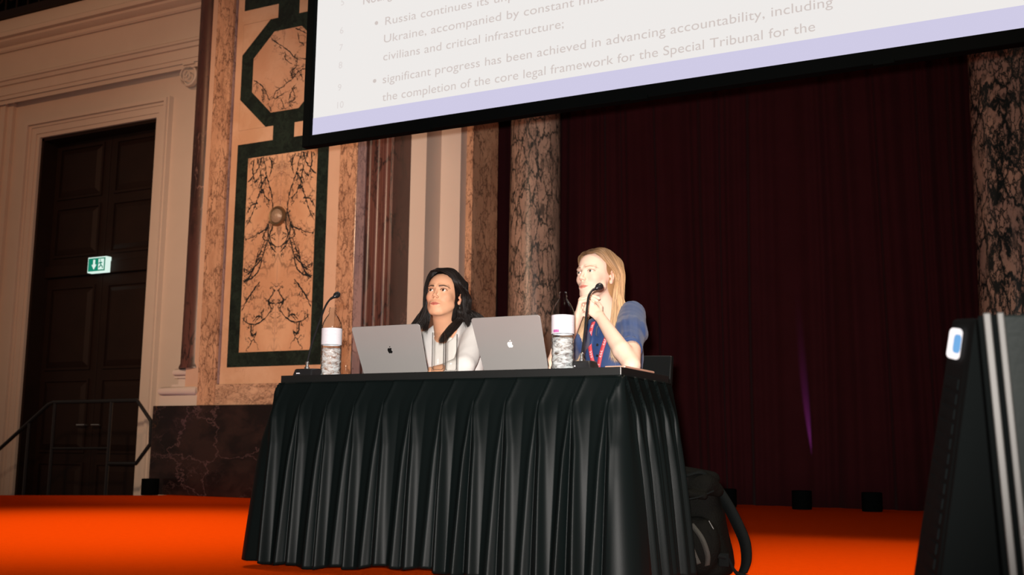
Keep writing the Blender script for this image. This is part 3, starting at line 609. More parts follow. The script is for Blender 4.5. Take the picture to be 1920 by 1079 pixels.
def bottle(x, y, label, purple):
    t = thing('water_bottle', label, 'bottle', (x, y, TZ), 'clear water bottles on the black table')
    R = .0418
    prof = [(.030, .001), (.040, .0), (.0445, .008)]
    for i in range(39):
        z = .012+i*.003; prof.append((R-.0022*(.5-.5*math.cos(i*2*PI/8)) , z))
    prof += [(R, .130), (R, .199), (.0412, .208), (.0385, .220), (.0335, .232), (.0265, .244), (.0195, .254), (.0150, .261), (.0135, .268), (.0165, .269), (.0165, .272), (.0135, .273), (.0135, .277), (.0148, .278), (.0148, .280), (.0132, .281), (.0132, .286), (.0118, .286)]
    mb = MB(); mb.lathe(prof, (x, y, TZ), 48, caps=False)
    V = mb.v; F = mb.f; b_ = obj('bottle_body', mb, M['pet'], t, smooth='all')
    sd = b_.modifiers.new('wall', 'SOLIDIFY'); sd.thickness = .0006; sd.offset = -1
    mb = MB(); mb.lathe([(.0, .0015), (.038, .003), (.0425, .012)]+[(R-.0036-.0022*(.5-.5*math.cos(i*2*PI/8)), .012+i*.003) for i in range(1, 36)]+[(0, .1172)], (x, y, TZ), 40, caps=False)
    obj('water', mb, M['water'], t, smooth='all')
    mb = MB(); mb.lathe([(R+.0006, .130), (R+.0006, .198)], (x, y, TZ), 48, caps=False)
    lb = obj('paper_label', mb, M['label'], t, smooth='all')
    def wrap(a0, a1, z0, z1, m, nm):   # patch on the label between angles (deg, -90 faces the hall)
        q = MB(); k = 8; VV = []
        for i in range(k+1):
            a = math.radians(a0+(a1-a0)*i/k)
            for z in (z0, z1): VV.append((x+(R+.0010)*math.cos(a), y+(R+.0010)*math.sin(a), TZ+z))
        q.add(VV, [[2*i, 2*i+2, 2*i+3, 2*i+1] for i in range(k)]); obj(nm, q, m, lb)
    for a, l, z in ((-95, 20, .186), (-95, 14, .181), (-50, 20, .186), (-50, 14, .180), (-92, 10, .168), (-78, 8, .166), (-45, 18, .172), (-92, 24, .141), (-58, 26, .142), (-58, 26, .1385), (-15, 8, .17), (-15, 8, .16)):
        wrap(a, a+l, z, z+.0012, M['ink'], 'print_line')
    if purple: wrap(-118, -84, .1335, .1435, M['purple'], 'purple_print')
    return t
bottle(-2.743, 3.66, 'clear open water bottle at the left end of the table', False)
bottle(-1.673, 3.62, 'clear open water bottle with purple-marked label, right of both laptops', True)
def glass(x, y, label):
    t = thing('drinking_glass', label, 'glass', (x, y, TZ), 'tall straight glasses on the black table')
    r = .0245
    mb = MB(); mb.lathe([(r-.002, 0), (r, .002), (r, .160), (r-.0008, .1615), (r-.0018, .160), (r-.0022, .022), (r-.006, .017), (.0, .016)], (x, y, TZ), 40, caps=False)
    mb.add([(x+(r-.002)*math.cos(2*PI*i/40), y+(r-.002)*math.sin(2*PI*i/40), TZ) for i in range(40)], [list(range(40))[::-1]])
    obj('tumbler', mb, M['glass'], t, smooth=True)
    return t
g0 = glass(-2.228, 3.66, 'tall clear glass between the laptops, the left of two together')
dup(g0, (-2.207, 3.725, TZ), .3, 'tall clear glass between the laptops, the right of two together')
g3 = dup(g0, (-2.768, 3.80, TZ), .8, 'tall clear glass behind the left water bottle')
def mic(bx, by, pts, head_dir, label):
    t = thing('gooseneck_microphone', label, 'microphone', (bx, by, TZ), 'gooseneck microphones on the black table')
    mb = MB(); mb.hexa([(bx-.052, by-.035, TZ), (bx+.052, by-.035, TZ), (bx+.052, by+.055, TZ), (bx-.052, by+.055, TZ), (bx-.044, by-.024, TZ+.036), (bx+.040, by-.024, TZ+.036), (bx+.040, by+.045, TZ+.040), (bx-.044, by+.045, TZ+.040)])
    b_ = obj('base', mb, M['black'], t, bevel=.005, smooth=True)
    obj('badge', MB().box(bx-.028, bx-.012, by-.0345, by-.031, TZ+.014, TZ+.0185), M['label'], b_, label='tiny pale badge on the base front')
    mb = MB(); mb.lathe([(.011, .036), (.011, .044), (.007, .046), (.007, .058), (.0085, .059), (.0085, .064), (.005, .068)], (bx, by, TZ), 20); obj('socket', mb, M['chrome'], t, smooth=True)
    sp = spline([(bx, by, TZ+.062)]+pts, 8); n = len(sp)
    obj('gooseneck', MB().tube(sp, [.0055 if i > n*.82 else .0042 for i in range(n)], 10), M['black'], t, smooth='all')
    h = Vector(pts[-1]); dd = (Vector(pts[-1])-Vector(pts[-2])).normalized()
    mb = MB(); prof = [(-.006, .0062), (.002, .0085), (.008, .0125), (.016, .0142), (.025, .013), (.031, .008), (.033, .001)]
    mb.tube([h+dd*a for a, r in prof], [r for a, r in prof], 18); obj('capsule', mb, M['black'], t, smooth='all')
    return t
mic(-2.880, 3.68, [(-2.880, 3.705, .90), (-2.879, 3.75, 1.00), (-2.878, 3.785, 1.07), (-2.874, 3.81, 1.105), (-2.868, 3.835, 1.122)], None, 'black gooseneck microphone at the far left end of the table')
mic(-1.632, 3.70, [(-1.633, 3.725, .90), (-1.634, 3.75, 1.00), (-1.634, 3.765, 1.045), (-1.629, 3.785, 1.070), (-1.619, 3.805, 1.082)], None, 'black gooseneck microphone in front of the fair-haired woman')
ph_ = thing('smartphone', 'slim rose-gold phone lying on the right end of the table', 'phone', (-1.47, 3.74, TZ))
mb = MB(); q = [(-1.545, 3.60), (-1.424, 3.565), (-1.421, 3.89), (-1.50, 3.90)]
mb = MB().box(-1.50, -1.422, 3.60, 3.90, TZ, TZ+.008); obj('body', mb, M['phone'], ph_, bevel=.003)
mb = MB(); mb.lathe([(.009, .007), (.009, .0105), (.006, .011)], (-1.440, 3.80, TZ), 20); obj('camera_lens', mb, M['black'], ph_, smooth=True)

# ------------------------------------------------------------------ chairs
def chair(x, y, label):
    t = thing('conference_chair', label, 'chair', (x, y, 0), 'black conference chairs behind the table')
    mb = MB(); nx_ = 14; V = []
    for yo in (0, .035):
        for j in range(9):
            v = j/8; z = .50+.40*v
            for i in range(nx_+1):
                u = i/nx_*2-1; w_ = .225*(1+.03*v); V.append((x+u*w_, y+.23+.05*v+.035*(1-u*u)+yo-.03*(v < .06), z+.008*(1-u*u)*(v > .95)))
    n1 = 9*(nx_+1); F = []
    for j in range(8):
        for i in range(nx_):
            a = j*(nx_+1)+i; F += [[a, a+1, a+nx_+2, a+nx_+1], [n1+a+nx_+1, n1+a+nx_+2, n1+a+1, n1+a]]
    ring = [i for i in range(nx_+1)]+[j*(nx_+1)+nx_ for j in range(1, 9)]+[8*(nx_+1)+i for i in range(nx_-1, -1, -1)]+[j*(nx_+1) for j in range(7, 0, -1)]
    F += [[ring[i], n1+ring[i], n1+ring[(i+1) % len(ring)], ring[(i+1) % len(ring)]] for i in range(len(ring))]
    mb.add(V, F); obj('backrest', mb, M['leather'], t, smooth=True, bevel=.006)
    obj('seat', MB().box(x-.23, x+.23, y-.22, y+.22, .42, .47), M['leather'], t, bevel=.015)
    for sx in (-1, 1):
        obj('leg', MB().tube([(x+sx*.21, y-.19, .01), (x+sx*.21, y-.19, .42)], .012, 10), M['chrome'], t, smooth=True)
        obj('leg', MB().tube([(x+sx*.21, y+.24, .01), (x+sx*.21, y+.20, .43), (x+sx*.21, y+.26, .62)], .012, 10), M['chrome'], t, smooth=True)
    return t
ch = chair(-1.865, 4.42, 'black leather chair behind the table holding the fair-haired woman')
ch2 = dup(ch, (-2.69, 4.50, 0), .05, 'black leather chair behind the table holding the dark-haired woman')
# ------------------------------------------------------------------ signed-distance modelling for bodies, clothes, bag
def nrm(v): v = np.asarray(v, float); return v/np.linalg.norm(v)
def smin(a, b, k): h = np.clip(.5+.5*(b-a)/k, 0, 1); return b*(1-h)+a*h-k*h*(1-h)
def smax(a, b, k): return -smin(-a, -b, k)
def sph(P, c, r): return np.linalg.norm(P-np.asarray(c), axis=1)-r
def near(P, c, r, f):                  # evaluate f only near c; elsewhere a plain distance bound
    d = np.linalg.norm(P-np.asarray(c), axis=1); out = np.maximum(d-r+.045, .045); m = d < r
    if m.any(): out[m] = f(P[m])
    return out
def ell(P, c, r, R=None):
    q = P-np.asarray(c)
    if R is not None: q = q@R
    r = np.asarray(r); k0 = np.linalg.norm(q/r, axis=1); k1 = np.linalg.norm(q/(r*r), axis=1); return k0*(k0-1)/np.maximum(k1, 1e-9)
def cap(P, a, b, ra, rb=None):
    rb = ra if rb is None else rb; a = np.asarray(a, float); b = np.asarray(b, float); ab = b-a
    t = np.clip(((P-a)@ab)/max(ab@ab, 1e-12), 0, 1); return np.linalg.norm(P-a-t[:, None]*ab, axis=1)-(ra+(rb-ra)*t)
def ecap(P, a, b, ra, rb, sc, ax):    # capsule flattened by sc along unit axis ax
    ax = nrm(ax); m = (P-np.asarray(a))@ax; Q = P+np.outer(m*(1/sc-1), ax); bb = np.asarray(b, float); mb_ = (bb-np.asarray(a))@ax; b2 = bb+ax*mb_*(1/sc-1)
    return cap(Q, a, b2, ra, rb)*sc if sc < 1 else cap(Q, a, b2, ra, rb)
def rotm(ax, deg): return np.array(Matrix.Rotation(math.radians(deg), 3, ax))
def axis_grid(lo, hi, fine_lo, fine_hi, hf, hc):
    def seg(a, b, h0, h1):          # graded from h0 at a
        out = [a]; h = h0
        while out[-1] < b: h = min(h*1.15, h1); out.append(out[-1]+h)
        return out
    mid = list(np.arange(fine_lo, fine_hi, hf)); right = seg(mid[-1]+hf, hi, hf, hc) if hi > fine_hi else []
    left = [2*fine_lo-v for v in seg(fine_lo+hf, 2*fine_lo-lo, hf, hc)][::-1] if lo < fine_lo else []
    return np.array(left+mid+right)
def surface(sdf, xs, ys, zs, B=8, slack=1.9):
    """surface nets over a graded grid, evaluated only in blocks near the surface"""
    nx, ny, nz = len(xs), len(ys), len(zs); G = np.empty((nx, ny, nz), np.float32)
    bi = [list(range(0, n, B)) for n in (nx, ny, nz)]
    cs = []; rad = []; keys = []
    for i in bi[0]:
        for j in bi[1]:
            for k in bi[2]:
                a = (xs[i], ys[j], zs[k]); b = (xs[min(i+B, nx)-1], ys[min(j+B, ny)-1], zs[min(k+B, nz)-1])
                cs.append([(p+q)/2 for p, q in zip(a, b)]); rad.append(.5*math.dist(a, b)); keys.append((i, j, k))
    cs = np.array(cs); rad = np.array(rad); d = sdf(cs)
    for t, key in enumerate(keys):
        if abs(d[t]) > rad[t]*slack+.012: G[key[0]:key[0]+B, key[1]:key[1]+B, key[2]:key[2]+B] = d[t]
    act = [key for t, key in enumerate(keys) if abs(d[t]) <= rad[t]*slack+.012]
    for c0 in range(0, len(act), 400):
        pts = []; shp = []
        for i, j, k in act[c0:c0+400]:
            X, Y, Z = np.meshgrid(xs[i:i+B], ys[j:j+B], zs[k:k+B], indexing='ij'); shp.append(X.shape); pts.append(np.stack([X.ravel(), Y.ravel(), Z.ravel()], 1))
        v = sdf(np.concatenate(pts)); o = 0
        for (i, j, k), s in zip(act[c0:c0+400], shp):
            m = s[0]*s[1]*s[2]; G[i:i+B, j:j+B, k:k+B] = v[o:o+m].reshape(s); o += m
    ins = G < 0
    cnt = sum(ins[a:nx-1+a, b:ny-1+b, c:nz-1+c].astype(np.int8) for a in (0, 1) for b in (0, 1) for c in (0, 1))
    I, J, K = np.nonzero((cnt > 0) & (cnt < 8)); ids = -np.ones((nx-1, ny-1, nz-1), np.int32); ids[I, J, K] = np.arange(len(I))
    acc = np.zeros((len(I), 3)); num = np.zeros(len(I)); C8 = [(a, b, c) for a in (0, 1) for b in (0, 1) for c in (0, 1)]
    for a in C8:
        for ax in range(3):
            if a[ax]: continue
            b = list(a); b[ax] = 1
            va = G[I+a[0], J+a[1], K+a[2]]; vb = G[I+b[0], J+b[1], K+b[2]]; m = (va < 0) != (vb < 0)
            t = np.where(m, va/np.where(m, va-vb, 1), 0)
            pa = np.stack([xs[I+a[0]], ys[J+a[1]], zs[K+a[2]]], 1); pb = np.stack([xs[I+b[0]], ys[J+b[1]], zs[K+b[2]]], 1)
            acc += np.where(m[:, None], pa+(pb-pa)*t[:, None], 0); num += m
    V = acc/num[:, None]; Q = []
    for ax in range(3):
        sl0 = [slice(1, -1)]*3; sl1 = [slice(1, -1)]*3; sl0[ax] = slice(0, -1); sl1[ax] = slice(1, None)
        a = ins[tuple(sl0)]; b = ins[tuple(sl1)]; o = [1, 1, 1]; o[ax] = 0
        i, j, k = np.nonzero(a != b); flip = b[i, j, k]; i = i+o[0]; j = j+o[1]; k = k+o[2]
        u, v = [(1, 2), (2, 0), (0, 1)][ax]; du = np.eye(3, dtype=int)[u]; dv = np.eye(3, dtype=int)[v]
        g = lambda s, t: ids[i-s*du[0]-t*dv[0], j-s*du[1]-t*dv[1], k-s*du[2]-t*dv[2]]
        q = np.stack([g(1, 1), g(0, 1), g(0, 0), g(1, 0)], 1); q[flip] = q[flip][:, ::-1]; Q.append(q)
    Q = np.concatenate(Q); Q = Q[(Q >= 0).all(1)]
    return V, Q
def relax(V, Q, it=1, lam=.5):
    for _ in range(it):
        s = np.zeros_like(V); c = np.zeros(len(V))
        for a, b in ((0, 1), (1, 2), (2, 3), (3, 0)):
            np.add.at(s, Q[:, a], V[Q[:, b]]); np.add.at(s, Q[:, b], V[Q[:, a]]); np.add.at(c, Q[:, a], 1); np.add.at(c, Q[:, b], 1)
        V = V*(1-lam)+lam*s/np.maximum(c, 1)[:, None]
    return V
def paint(o, rgb):
    me = o.data; ca = me.color_attributes.new('tint', 'FLOAT_COLOR', 'POINT')
    ca.data.foreach_set('color', np.concatenate([rgb, np.ones((len(rgb), 1))], 1).astype(np.float32).ravel())
def tinted(name, rough, sss=0, bump=0, bscale=300, **k):
    m, N, L, b = newmat(name); pset(b, rough=rough, **k)
    a = N.new('ShaderNodeVertexColor'); a.layer_name = 'tint'; L.new(a.outputs[0], b.inputs['Base Color'])
    if sss: pset(b, sss=sss); b.inputs['Subsurface Radius'].default_value = (1, .35, .2); b.inputs['Subsurface Scale'].default_value = .006
    if bump:
        n = N.new('ShaderNodeTexNoise'); n.inputs['Scale'].default_value = bscale; tc = N.new('ShaderNodeTexCoord'); L.new(tc.outputs['Object'], n.inputs['Vector'])
        bp = N.new('ShaderNodeBump'); bp.inputs['Strength'].default_value = bump; bp.inputs['Distance'].default_value = .001; L.new(n.outputs['Fac'], bp.inputs['Height']); L.new(bp.outputs[0], b.inputs['Normal'])
    return m
SKIN = tinted('skin', .55, spec=.3, sss=.10, bump=.15, bscale=500)
HAIR = tinted('hair', .42, spec=.35); HAIRB = tinted('black_hair', .38, spec=.24)
EYE = tinted('eyeball', .08, coat=.6)

def head_frame(org, yaw, pitch, roll):   # local x = viewer's right, -y = face, z = up
    R = np.array(Matrix.Rotation(math.radians(yaw), 3, 'Z') @ Matrix.Rotation(math.radians(roll), 3, 'Y') @ Matrix.Rotation(math.radians(-pitch), 3, 'X'))
    return np.array(org), R
def head_sdf(L, f):
    """L points in head coordinates; f shape parameters"""
    w = f.get('w', 1.0)
    d = ell(L, (0, .018, .032), (.074*w, .094, .080))
    d = smin(d, ell(L, (0, -.030, .030), (.060*w, .062, .062)), .02)
    d = smin(d, ell(L, (0, -.026, -.030), (.060*w, .062, .074)), .025)
    d = smin(d, ell(L, (0, -.036, -.072), (.043*w*f.get('jaw', 1), .046, .037)), .022)
    d = smin(d, ell(L, (0, -.071, -.100+f.get('chin', 0)), (.016, .014, .014)), .026)
    for s in (-1, 1):
        d = smin(d, ell(L, (s*.036*w, -.058, -.026), (.021, .023, .020)), .02)            # cheek
        d = smin(d, cap(L, (s*.014, -.089, .019), (s*.044, -.074, .018), .0065, .006), .012)     # brow
        d = smin(d, cap(L, (s*.050*w, -.02, -.058), (s*.024*w, -.060, -.094), .013, .011), .024)     # jaw line
        d = smax(d, -ell(L, (s*.031, -.098, .000), (.017, .013, .0105)), .010)             # socket
    d = smin(d, cap(L, (0, -.086, .010), (0, -.104, -.026), .0062, .0078), .010)           # bridge
    d = smin(d, sph(L, (0, -.1065, -.0305), .0076), .006)
    for s in (-1, 1): d = smin(d, ell(L, (s*.0105, -.0970, -.0355), (.0058, .0085, .0056)), .007)
    for s in (-1, 1): d = smax(d, -ell(L, (s*.0062, -.1035, -.0425), (.0034, .005, .0030)), .0018)
    # eyelids: a shell round the eyeball, then the opening
    for s in (-1, 1):
        e = np.array((s*.0315, -.0745, .0005)); d = smin(d, sph(L, e, .0137), .0045)
        q = L-e; op = f.get('open', .0045)
        zc = q[:, 2]-.0004+.0012*s*(q[:, 0]/.013)*-1*f.get('tilt', -1); half = op*np.sqrt(np.clip(1-(q[:, 0]/.0146)**2, 0, 1))
        slot = np.maximum(np.abs(zc)-half, np.maximum(np.abs(q[:, 0])-.0146, q[:, 1]+.0075))
        d = smax(d, -slot, .0010)
        lid = cap(L, e+np.array((-.0125, -.0055, .0015)), e+np.array((0, -.0128, op+.0016)), .0011); lid = np.minimum(lid, cap(L, e+np.array((.0125, -.0055, .0015)), e+np.array((0, -.0128, op+.0016)), .0011))
        d = smin(d, lid, .0015)
    # lips
    mz = -.0660
    d = smin(d, ell(L, (0, -.0845, mz), (.024, .0085, .012)), .020)
    for s in (-1, 1): d = smin(d, cap(L, (s*.0235, -.0780, mz+.0002), (s*.0045, -.0925, mz+.0042), .0020, .0036), .004)
    d = smin(d, cap(L, (-.0040, -.0925, mz+.0040), (.0040, -.0925, mz+.0040), .0032), .003)
    for s in (-1, 1): d = smin(d, cap(L, (s*.0210, -.0790, mz-.0020), (0, -.0910, mz-.0055), .0020, .0044), .004)
    for s in (-1, 1): d = smax(d, -cap(L, (s*.0255, -.0810, mz-.0002+f.get('smile', 0)), (0, -.0975, mz-.0003), .0008, .0010), .0014)
    # ears
    for s in (-1, 1):
        Re = rotm('Z', s*22)@rotm('X', -10); c = (s*.0775*w, .014, -.010)
        ear = ell(L, c, (.0065, .0175, .0315), Re); ear = smin(ear, ell(L, (s*.0745*w, .008, -.034), (.006, .009, .010)), .004)
        ear = smax(ear, -ell(L, (s*.0835*w, .009, -.006), (.0062, .0105, .019), Re), .003)
        ear = smin(ear, ell(L, (s*.078*w, -.003, -.012), (.004, .005, .007)), .004)
        d = smin(d, ear, .005)
    return d
def head_paint(L, N, f):
    """complexion: own colours of lips, brows, lashes, cheeks; shade painted into nostrils and mouth line"""
    base = np.array(f['skin']); c = np.tile(base, (len(L), 1)); w = f.get('w', 1)
    def blend(m, col): nonlocal c; m = np.clip(m, 0, 1)[:, None]; c = c*(1-m)+np.array(col)*m
    x, y, z = L.T; ax = np.abs(x); front = y < -.03
    blend(np.exp(-(((ax-.040*w)/.018)**2+((z+.034)/.016)**2))*front*.25, f['blush'])
    blend(np.exp(-((x/.012)**2+((z+.034)/.012)**2))*(y < -.09)*.22, f['blush'])
    blend(np.clip(1-np.hypot(ax-.0775*w, z+.01)/.05, 0, 1)*(ax > .066*w)*.5, f['blush'])
    # lips
    mz = -.0660; up = np.interp(ax, [0, .004, .013, .0250], [.0058, .0070, .0048, .0008]); lo = np.interp(ax, [0, .010, .0250], [.0094, .0082, .001])
    inl = np.clip((up-(z-mz))/.0012, 0, 1)*np.clip((lo+(z-mz))/.0014, 0, 1)*(ax < .0255)*(y < -.072); blend(inl*.95, f['lip'])
    blend(np.exp(-((z-mz+.0002-f.get('smile', 0)*(ax/.023)**2)/.0011)**2)*(ax < .0260)*(y < -.075)*.75, np.array(f['lip'])*.25)  # shade of the mouth slit painted along the lip seam
    # brows
    bz = np.interp(ax, [.012, .032, .047, .056], [.0170, .0215, .0190, .0140]); th = np.interp(ax, [.010, .016, .040, .056], [.0018, .0030, .0024, .0006])*f.get('browt', 1)
    blend(np.clip(1.4-np.abs(z-bz)/th, 0, 1)*(ax > .011)*(ax < .056)*front*f.get('browa', .9), f['brow'])
    # lash line round the opening
    qx = ax-.0315; op = f.get('open', .0045); arch = op*np.sqrt(np.clip(1-(qx/.0150)**2, 0, 1)); e = z-.0009
    near = (np.abs(qx) < .0160)*(y < -.066)*(y > -.1)
    blend(np.clip(1.4-np.abs(e-arch-.0008)/.0016, 0, 1)*near*f.get('lash', .9), f['lashc'])
    blend(np.clip(1.1-np.abs(e+arch+.0003)/.0009, 0, 1)*near*f.get('lash', .9)*.45, f['lashc'])
    blend(np.exp(-((qx/.017)**2+((z-.010)/.0055)**2))*(y < -.06)*f.get('shadow', .3), f['lidc'])
    for s in (-1, 1): blend((np.hypot((x-s*.0062)/.0036, (z+.0420)/.0026) < 1)*(y < -.092)*.85, base*.12)  # shade inside the nostrils, painted as dark spots
    return c
def eyeball(e, R, O, look, iris, parent):
    """eye sphere with a painted iris and pupil; look = gaze direction in head coordinates"""
    r = .0122; look = nrm(look); a = nrm(np.cross(look, (0, 0, 1))); b = np.cross(a, look)
    nr, ns = 26, 32; V = []; c = []
    for i in range(nr+1):
        th = PI*(i/nr)**1.35
        for k in range(ns):
            q = 2*PI*k/ns; p = look*math.cos(th)+(a*math.cos(q)+b*math.sin(q))*math.sin(th); V.append(p*r*(1.03 if th < .2 else 1)); 
            rr = math.sin(th)*r if th < PI/2 else 1
            c.append((.004, .004, .004) if rr < .0024 else ([v*(1.0+.5*math.sin(k*5)) for v in iris] if rr < .0056 else ([v*.3 for v in iris] if rr < .0064 else (.72, .66, .62))))
    F = [[i*ns+k, i*ns+(k+1) % ns, (i+1)*ns+(k+1) % ns, (i+1)*ns+k] for i in range(nr) for k in range(ns)]
    Vw = (np.array(V)+e)@R.T+O; o = obj('eye', (Vw, [list(q) for q in F]), EYE, parent, smooth='all'); paint(o, np.clip(np.array(c), 0, 1)); return o
def hand_caps(W, fwd, nb, curls, spread=1.0, thumb=None, s=1.0, lat=None):
    """capsules of a hand; W wrist, fwd towards the knuckles, nb normal on the back; lat points to the thumb side. curls: 4 x 3 angles; returns (palm, fingers)"""
    W = np.array(W, float); fwd = nrm(fwd); nb = nrm(np.array(nb)-fwd*np.dot(nb, fwd)); lt = np.cross(fwd, nb) if lat is None else nrm(np.array(lat)-fwd*np.dot(lat, fwd)-nb*np.dot(lat, nb))
    palm = []; fing = []; lens = [(.040, .024, .018), (.044, .028, .019), (.041, .026, .019), (.032, .019, .016)]; offs = [.027, .009, -.009, -.025]; kn = [.082, .086, .082, .074]
    for i in range(4):
        base = W+lt*offs[i]*.55*s+fwd*.010*s; K = W+fwd*kn[i]*s+lt*offs[i]*s+nb*(.003 if i in (1, 2) else 0)
        palm.append((base, K, .0125*s, .0098*s)); d = nrm(fwd+lt*.10*spread*(1.5-i)); n_ = nb-d*np.dot(nb, d); p = K; a = 0
        for j in range(3):
            a += math.radians(curls[i][j]); dd = d*math.cos(a)-nrm(n_)*math.sin(a); q = p+dd*lens[i][j]*s
            fing.append((i, p, q, (.0088-.0009*j-.0006*(i == 3))*s, (.0080-.0009*j-.0006*(i == 3))*s)); p = q
    if thumb is None: thumb = [(.030, .8, .35), (.030, .55, .75), (.024, .25, .95)]
    p = W+fwd*.018*s+lt*.020*s; tb = []
    dirs = [nrm(lt*.75+fwd*.65-nb*.25), nrm(lt*.35+fwd*.9-nb*.30), nrm(lt*.05+fwd*1-nb*.35)] if not isinstance(thumb[0][0], np.ndarray) else [t[0] for t in thumb]
    for j, (dd, l) in enumerate(zip(dirs, (.036, .031, .025))): q = p+dd*l*s; tb.append((4, p, q, (.0115-.0014*j)*s, (.0102-.0014*j)*s)); p = q
    return palm, fing+tb
def hands_sdf(P, palm, fing):
    d = None
    for a, b, ra, rb in palm: c = cap(P, a, b, ra, rb); d = c if d is None else smin(d, c, .010)
    per = {}
    for i, a, b, ra, rb in fing: c = cap(P, a, b, ra, rb); per[i] = c if i not in per else smin(per[i], c, .003)
    for i, c in per.items(): d = smin(d, c, .0035)
    return d

# hair: locks of many thin tapered strands drawn between guide lines
def strands(mb_pts, guides, n, w0, w1, seed, jit=.004, wave=.0, wl=.12, tip=.12, steps=5, cols=None, out=None, lift=.0):
    """guides: list of polylines (same point count) ordered across the sheet"""
    rg = np.random.default_rng(seed); G = np.array([[tuple(p) for p in spline(g, steps)] for g in guides]); m = G.shape[1]
    for s in range(n):
        u = rg.random()*(len(guides)-1); i = min(int(u), len(guides)-2); t = u-i; L = G[i]*(1-t)+G[i+1]*t
        l = rg.normal(size=3)*jit; l2 = rg.normal(size=3)*jit; k = np.linspace(0, 1, m)[:, None]; ln = L+l*(k**.6)*1.0+l2*k**2*1.4
        end = 1-rg.random()*tip; K = max(3, int(m*end)); ln = ln[:K]
        if wave: ph = rg.random()*6.28; a = np.cumsum(np.r_[0, np.linalg.norm(np.diff(ln, axis=0), axis=1)]); ln = ln+np.outer(np.sin(a/wl*6.28+ph)*wave*np.clip(a/.1, 0, 1), nrm(rg.normal(size=3)*(1, 1, .2)))
        r = np.interp(np.linspace(0, 1, K), [0, .1, .7, 1], [w0*.7, w0, w1, w1*.15])*(.7+.6*rg.random())
        c0 = cols(np.linspace(0, 1, K)*end, rg)
        mb_pts.append((ln, r, c0))
def hair_object(name, pts, parent, flat=.45, m=None):
    Vs = []; Fs = []; Cs = []; o = 0; n = 5
    for ln, r, c in pts:
        K = len(ln); t = np.gradient(ln, axis=0); t /= np.maximum(np.linalg.norm(t, axis=1), 1e-9)[:, None]
        ref = np.array((.3, .9, .25)); a = np.cross(t, ref); a /= np.maximum(np.linalg.norm(a, axis=1), 1e-6)[:, None]; b = np.cross(t, a)
        q = np.arange(n)*2*PI/n
        V = ln[:, None]+a[:, None]*(r[:, None]*np.cos(q))[..., None]+b[:, None]*(r[:, None]*np.sin(q)*flat)[..., None]
        idx = np.arange(K*n).reshape(K, n)+o; F = np.stack([idx[:-1], np.roll(idx[:-1], -1, 1), np.roll(idx[1:], -1, 1), idx[1:]], -1).reshape(-1, 4)
        Vs.append(V.reshape(-1, 3)); Fs.append(F); Cs.append(np.repeat(c, n, 0)); o += K*n
    h = obj(name, (np.concatenate(Vs), np.concatenate(Fs)), m or HAIR, parent, smooth='all'); paint(h, np.concatenate(Cs)); return h
def folds(P, seed, amp, f=22):
    rg = np.random.default_rng(seed); d = 0
    for i in range(5):
        k = rg.normal(size=3)*f*(.6+.35*i); d = d+np.abs(np.sin(P@k+rg.random()*6))*amp/(1+.6*i)
    return d-amp*1.2
def mesh_sdf(name, f, lo, hi, h, m, parent, it=1, fine=None, smooth='all'):
    gs = []
    for a in range(3):
        if fine: gs.append(axis_grid(lo[a], hi[a], fine[0][a], fine[1][a], fine[2], h))
        else: gs.append(np.arange(lo[a], hi[a], h))
    V, Q = surface(f, *gs)
    V = relax(V, Q, it) if it else V
    return obj(name, (V, Q), m, parent, smooth=smooth), V
# ------------------------------------------------------------------ the dark-haired woman
p1 = thing('person', 'person with long black hair in a white blouse, gazing up behind the glasses', 'person', (-2.68, 4.5, 0), 'women at the panel table')
H1, R1 = head_frame((-2.626, 4.356, 1.183), 8, 9, 2)
F1 = dict(w=1.02, jaw=1.0, chin=.002, open=.0062, tilt=-1, smile=-.0012, skin=(.72, .375, .225), blush=(.62, .20, .12), lip=(.50, .125, .09), brow=(.018, .010, .008), browt=1.5, browa=.95, lash=1.0, lashc=(.015, .009, .008), lidc=(.30, .14, .09), shadow=.55)
def to_l(P, O, R): return (P-O)@R
def to_w(L, O, R): return np.asarray(L, float)@R.T+O
neckb1 = (-2.668, 4.470, 1.000)
def body1(P):
    d = near(P, H1, .23, lambda Q: head_sdf(to_l(Q, H1, R1), F1))
    nk = cap(P, to_w((0, .022, -.075), H1, R1), neckb1, .051, .056); nk = smin(nk, cap(P, to_w((0, -.01, -.075), H1, R1), np.array(neckb1)+(0, -.03, .0), .036, .04), .03)
    d = smin(d, nk, .016)
    t = ell(P, (-2.675, 4.50, .90), (.150, .095, .15)); t = smin(t, ell(P, (-2.68, 4.53, .66), (.135, .10, .2)), .06)
    t = smin(t, cap(P, (-2.81, 4.49, .965), (-2.53, 4.47, .985), .042), .05)
    for s, sh, el, wr in ((1, (-2.515, 4.46, .985), (-2.46, 4.25, .835), (-2.505, 4.06, .800)), (-1, (-2.83, 4.49, .965), (-2.87, 4.26, .835), (-2.62, 4.07, .800))):
        t = smin(t, cap(P, sh, el, .044, .036), .03); t = smin(t, cap(P, el, wr, .035, .024), .015)
        t = smin(t, near(P, HC1[s][0][0][0], .24, lambda Q: hands_sdf(Q, *HC1[s])), .012)
    for s in (-1, 1):
        t = smin(t, cap(P, (-2.68+s*.09, 4.52, .55), (-2.68+s*.10, 4.13, .545), .078, .058), .04); t = smin(t, cap(P, (-2.68+s*.10, 4.13, .545), (-2.68+s*.10, 4.17, .09), .05, .034), .03)
        t = smin(t, cap(P, (-2.68+s*.10, 4.19, .05), (-2.68+s*.10, 4.04, .035), .034, .028), .02)
    return smin(d, t, .03)
HC1 = {}
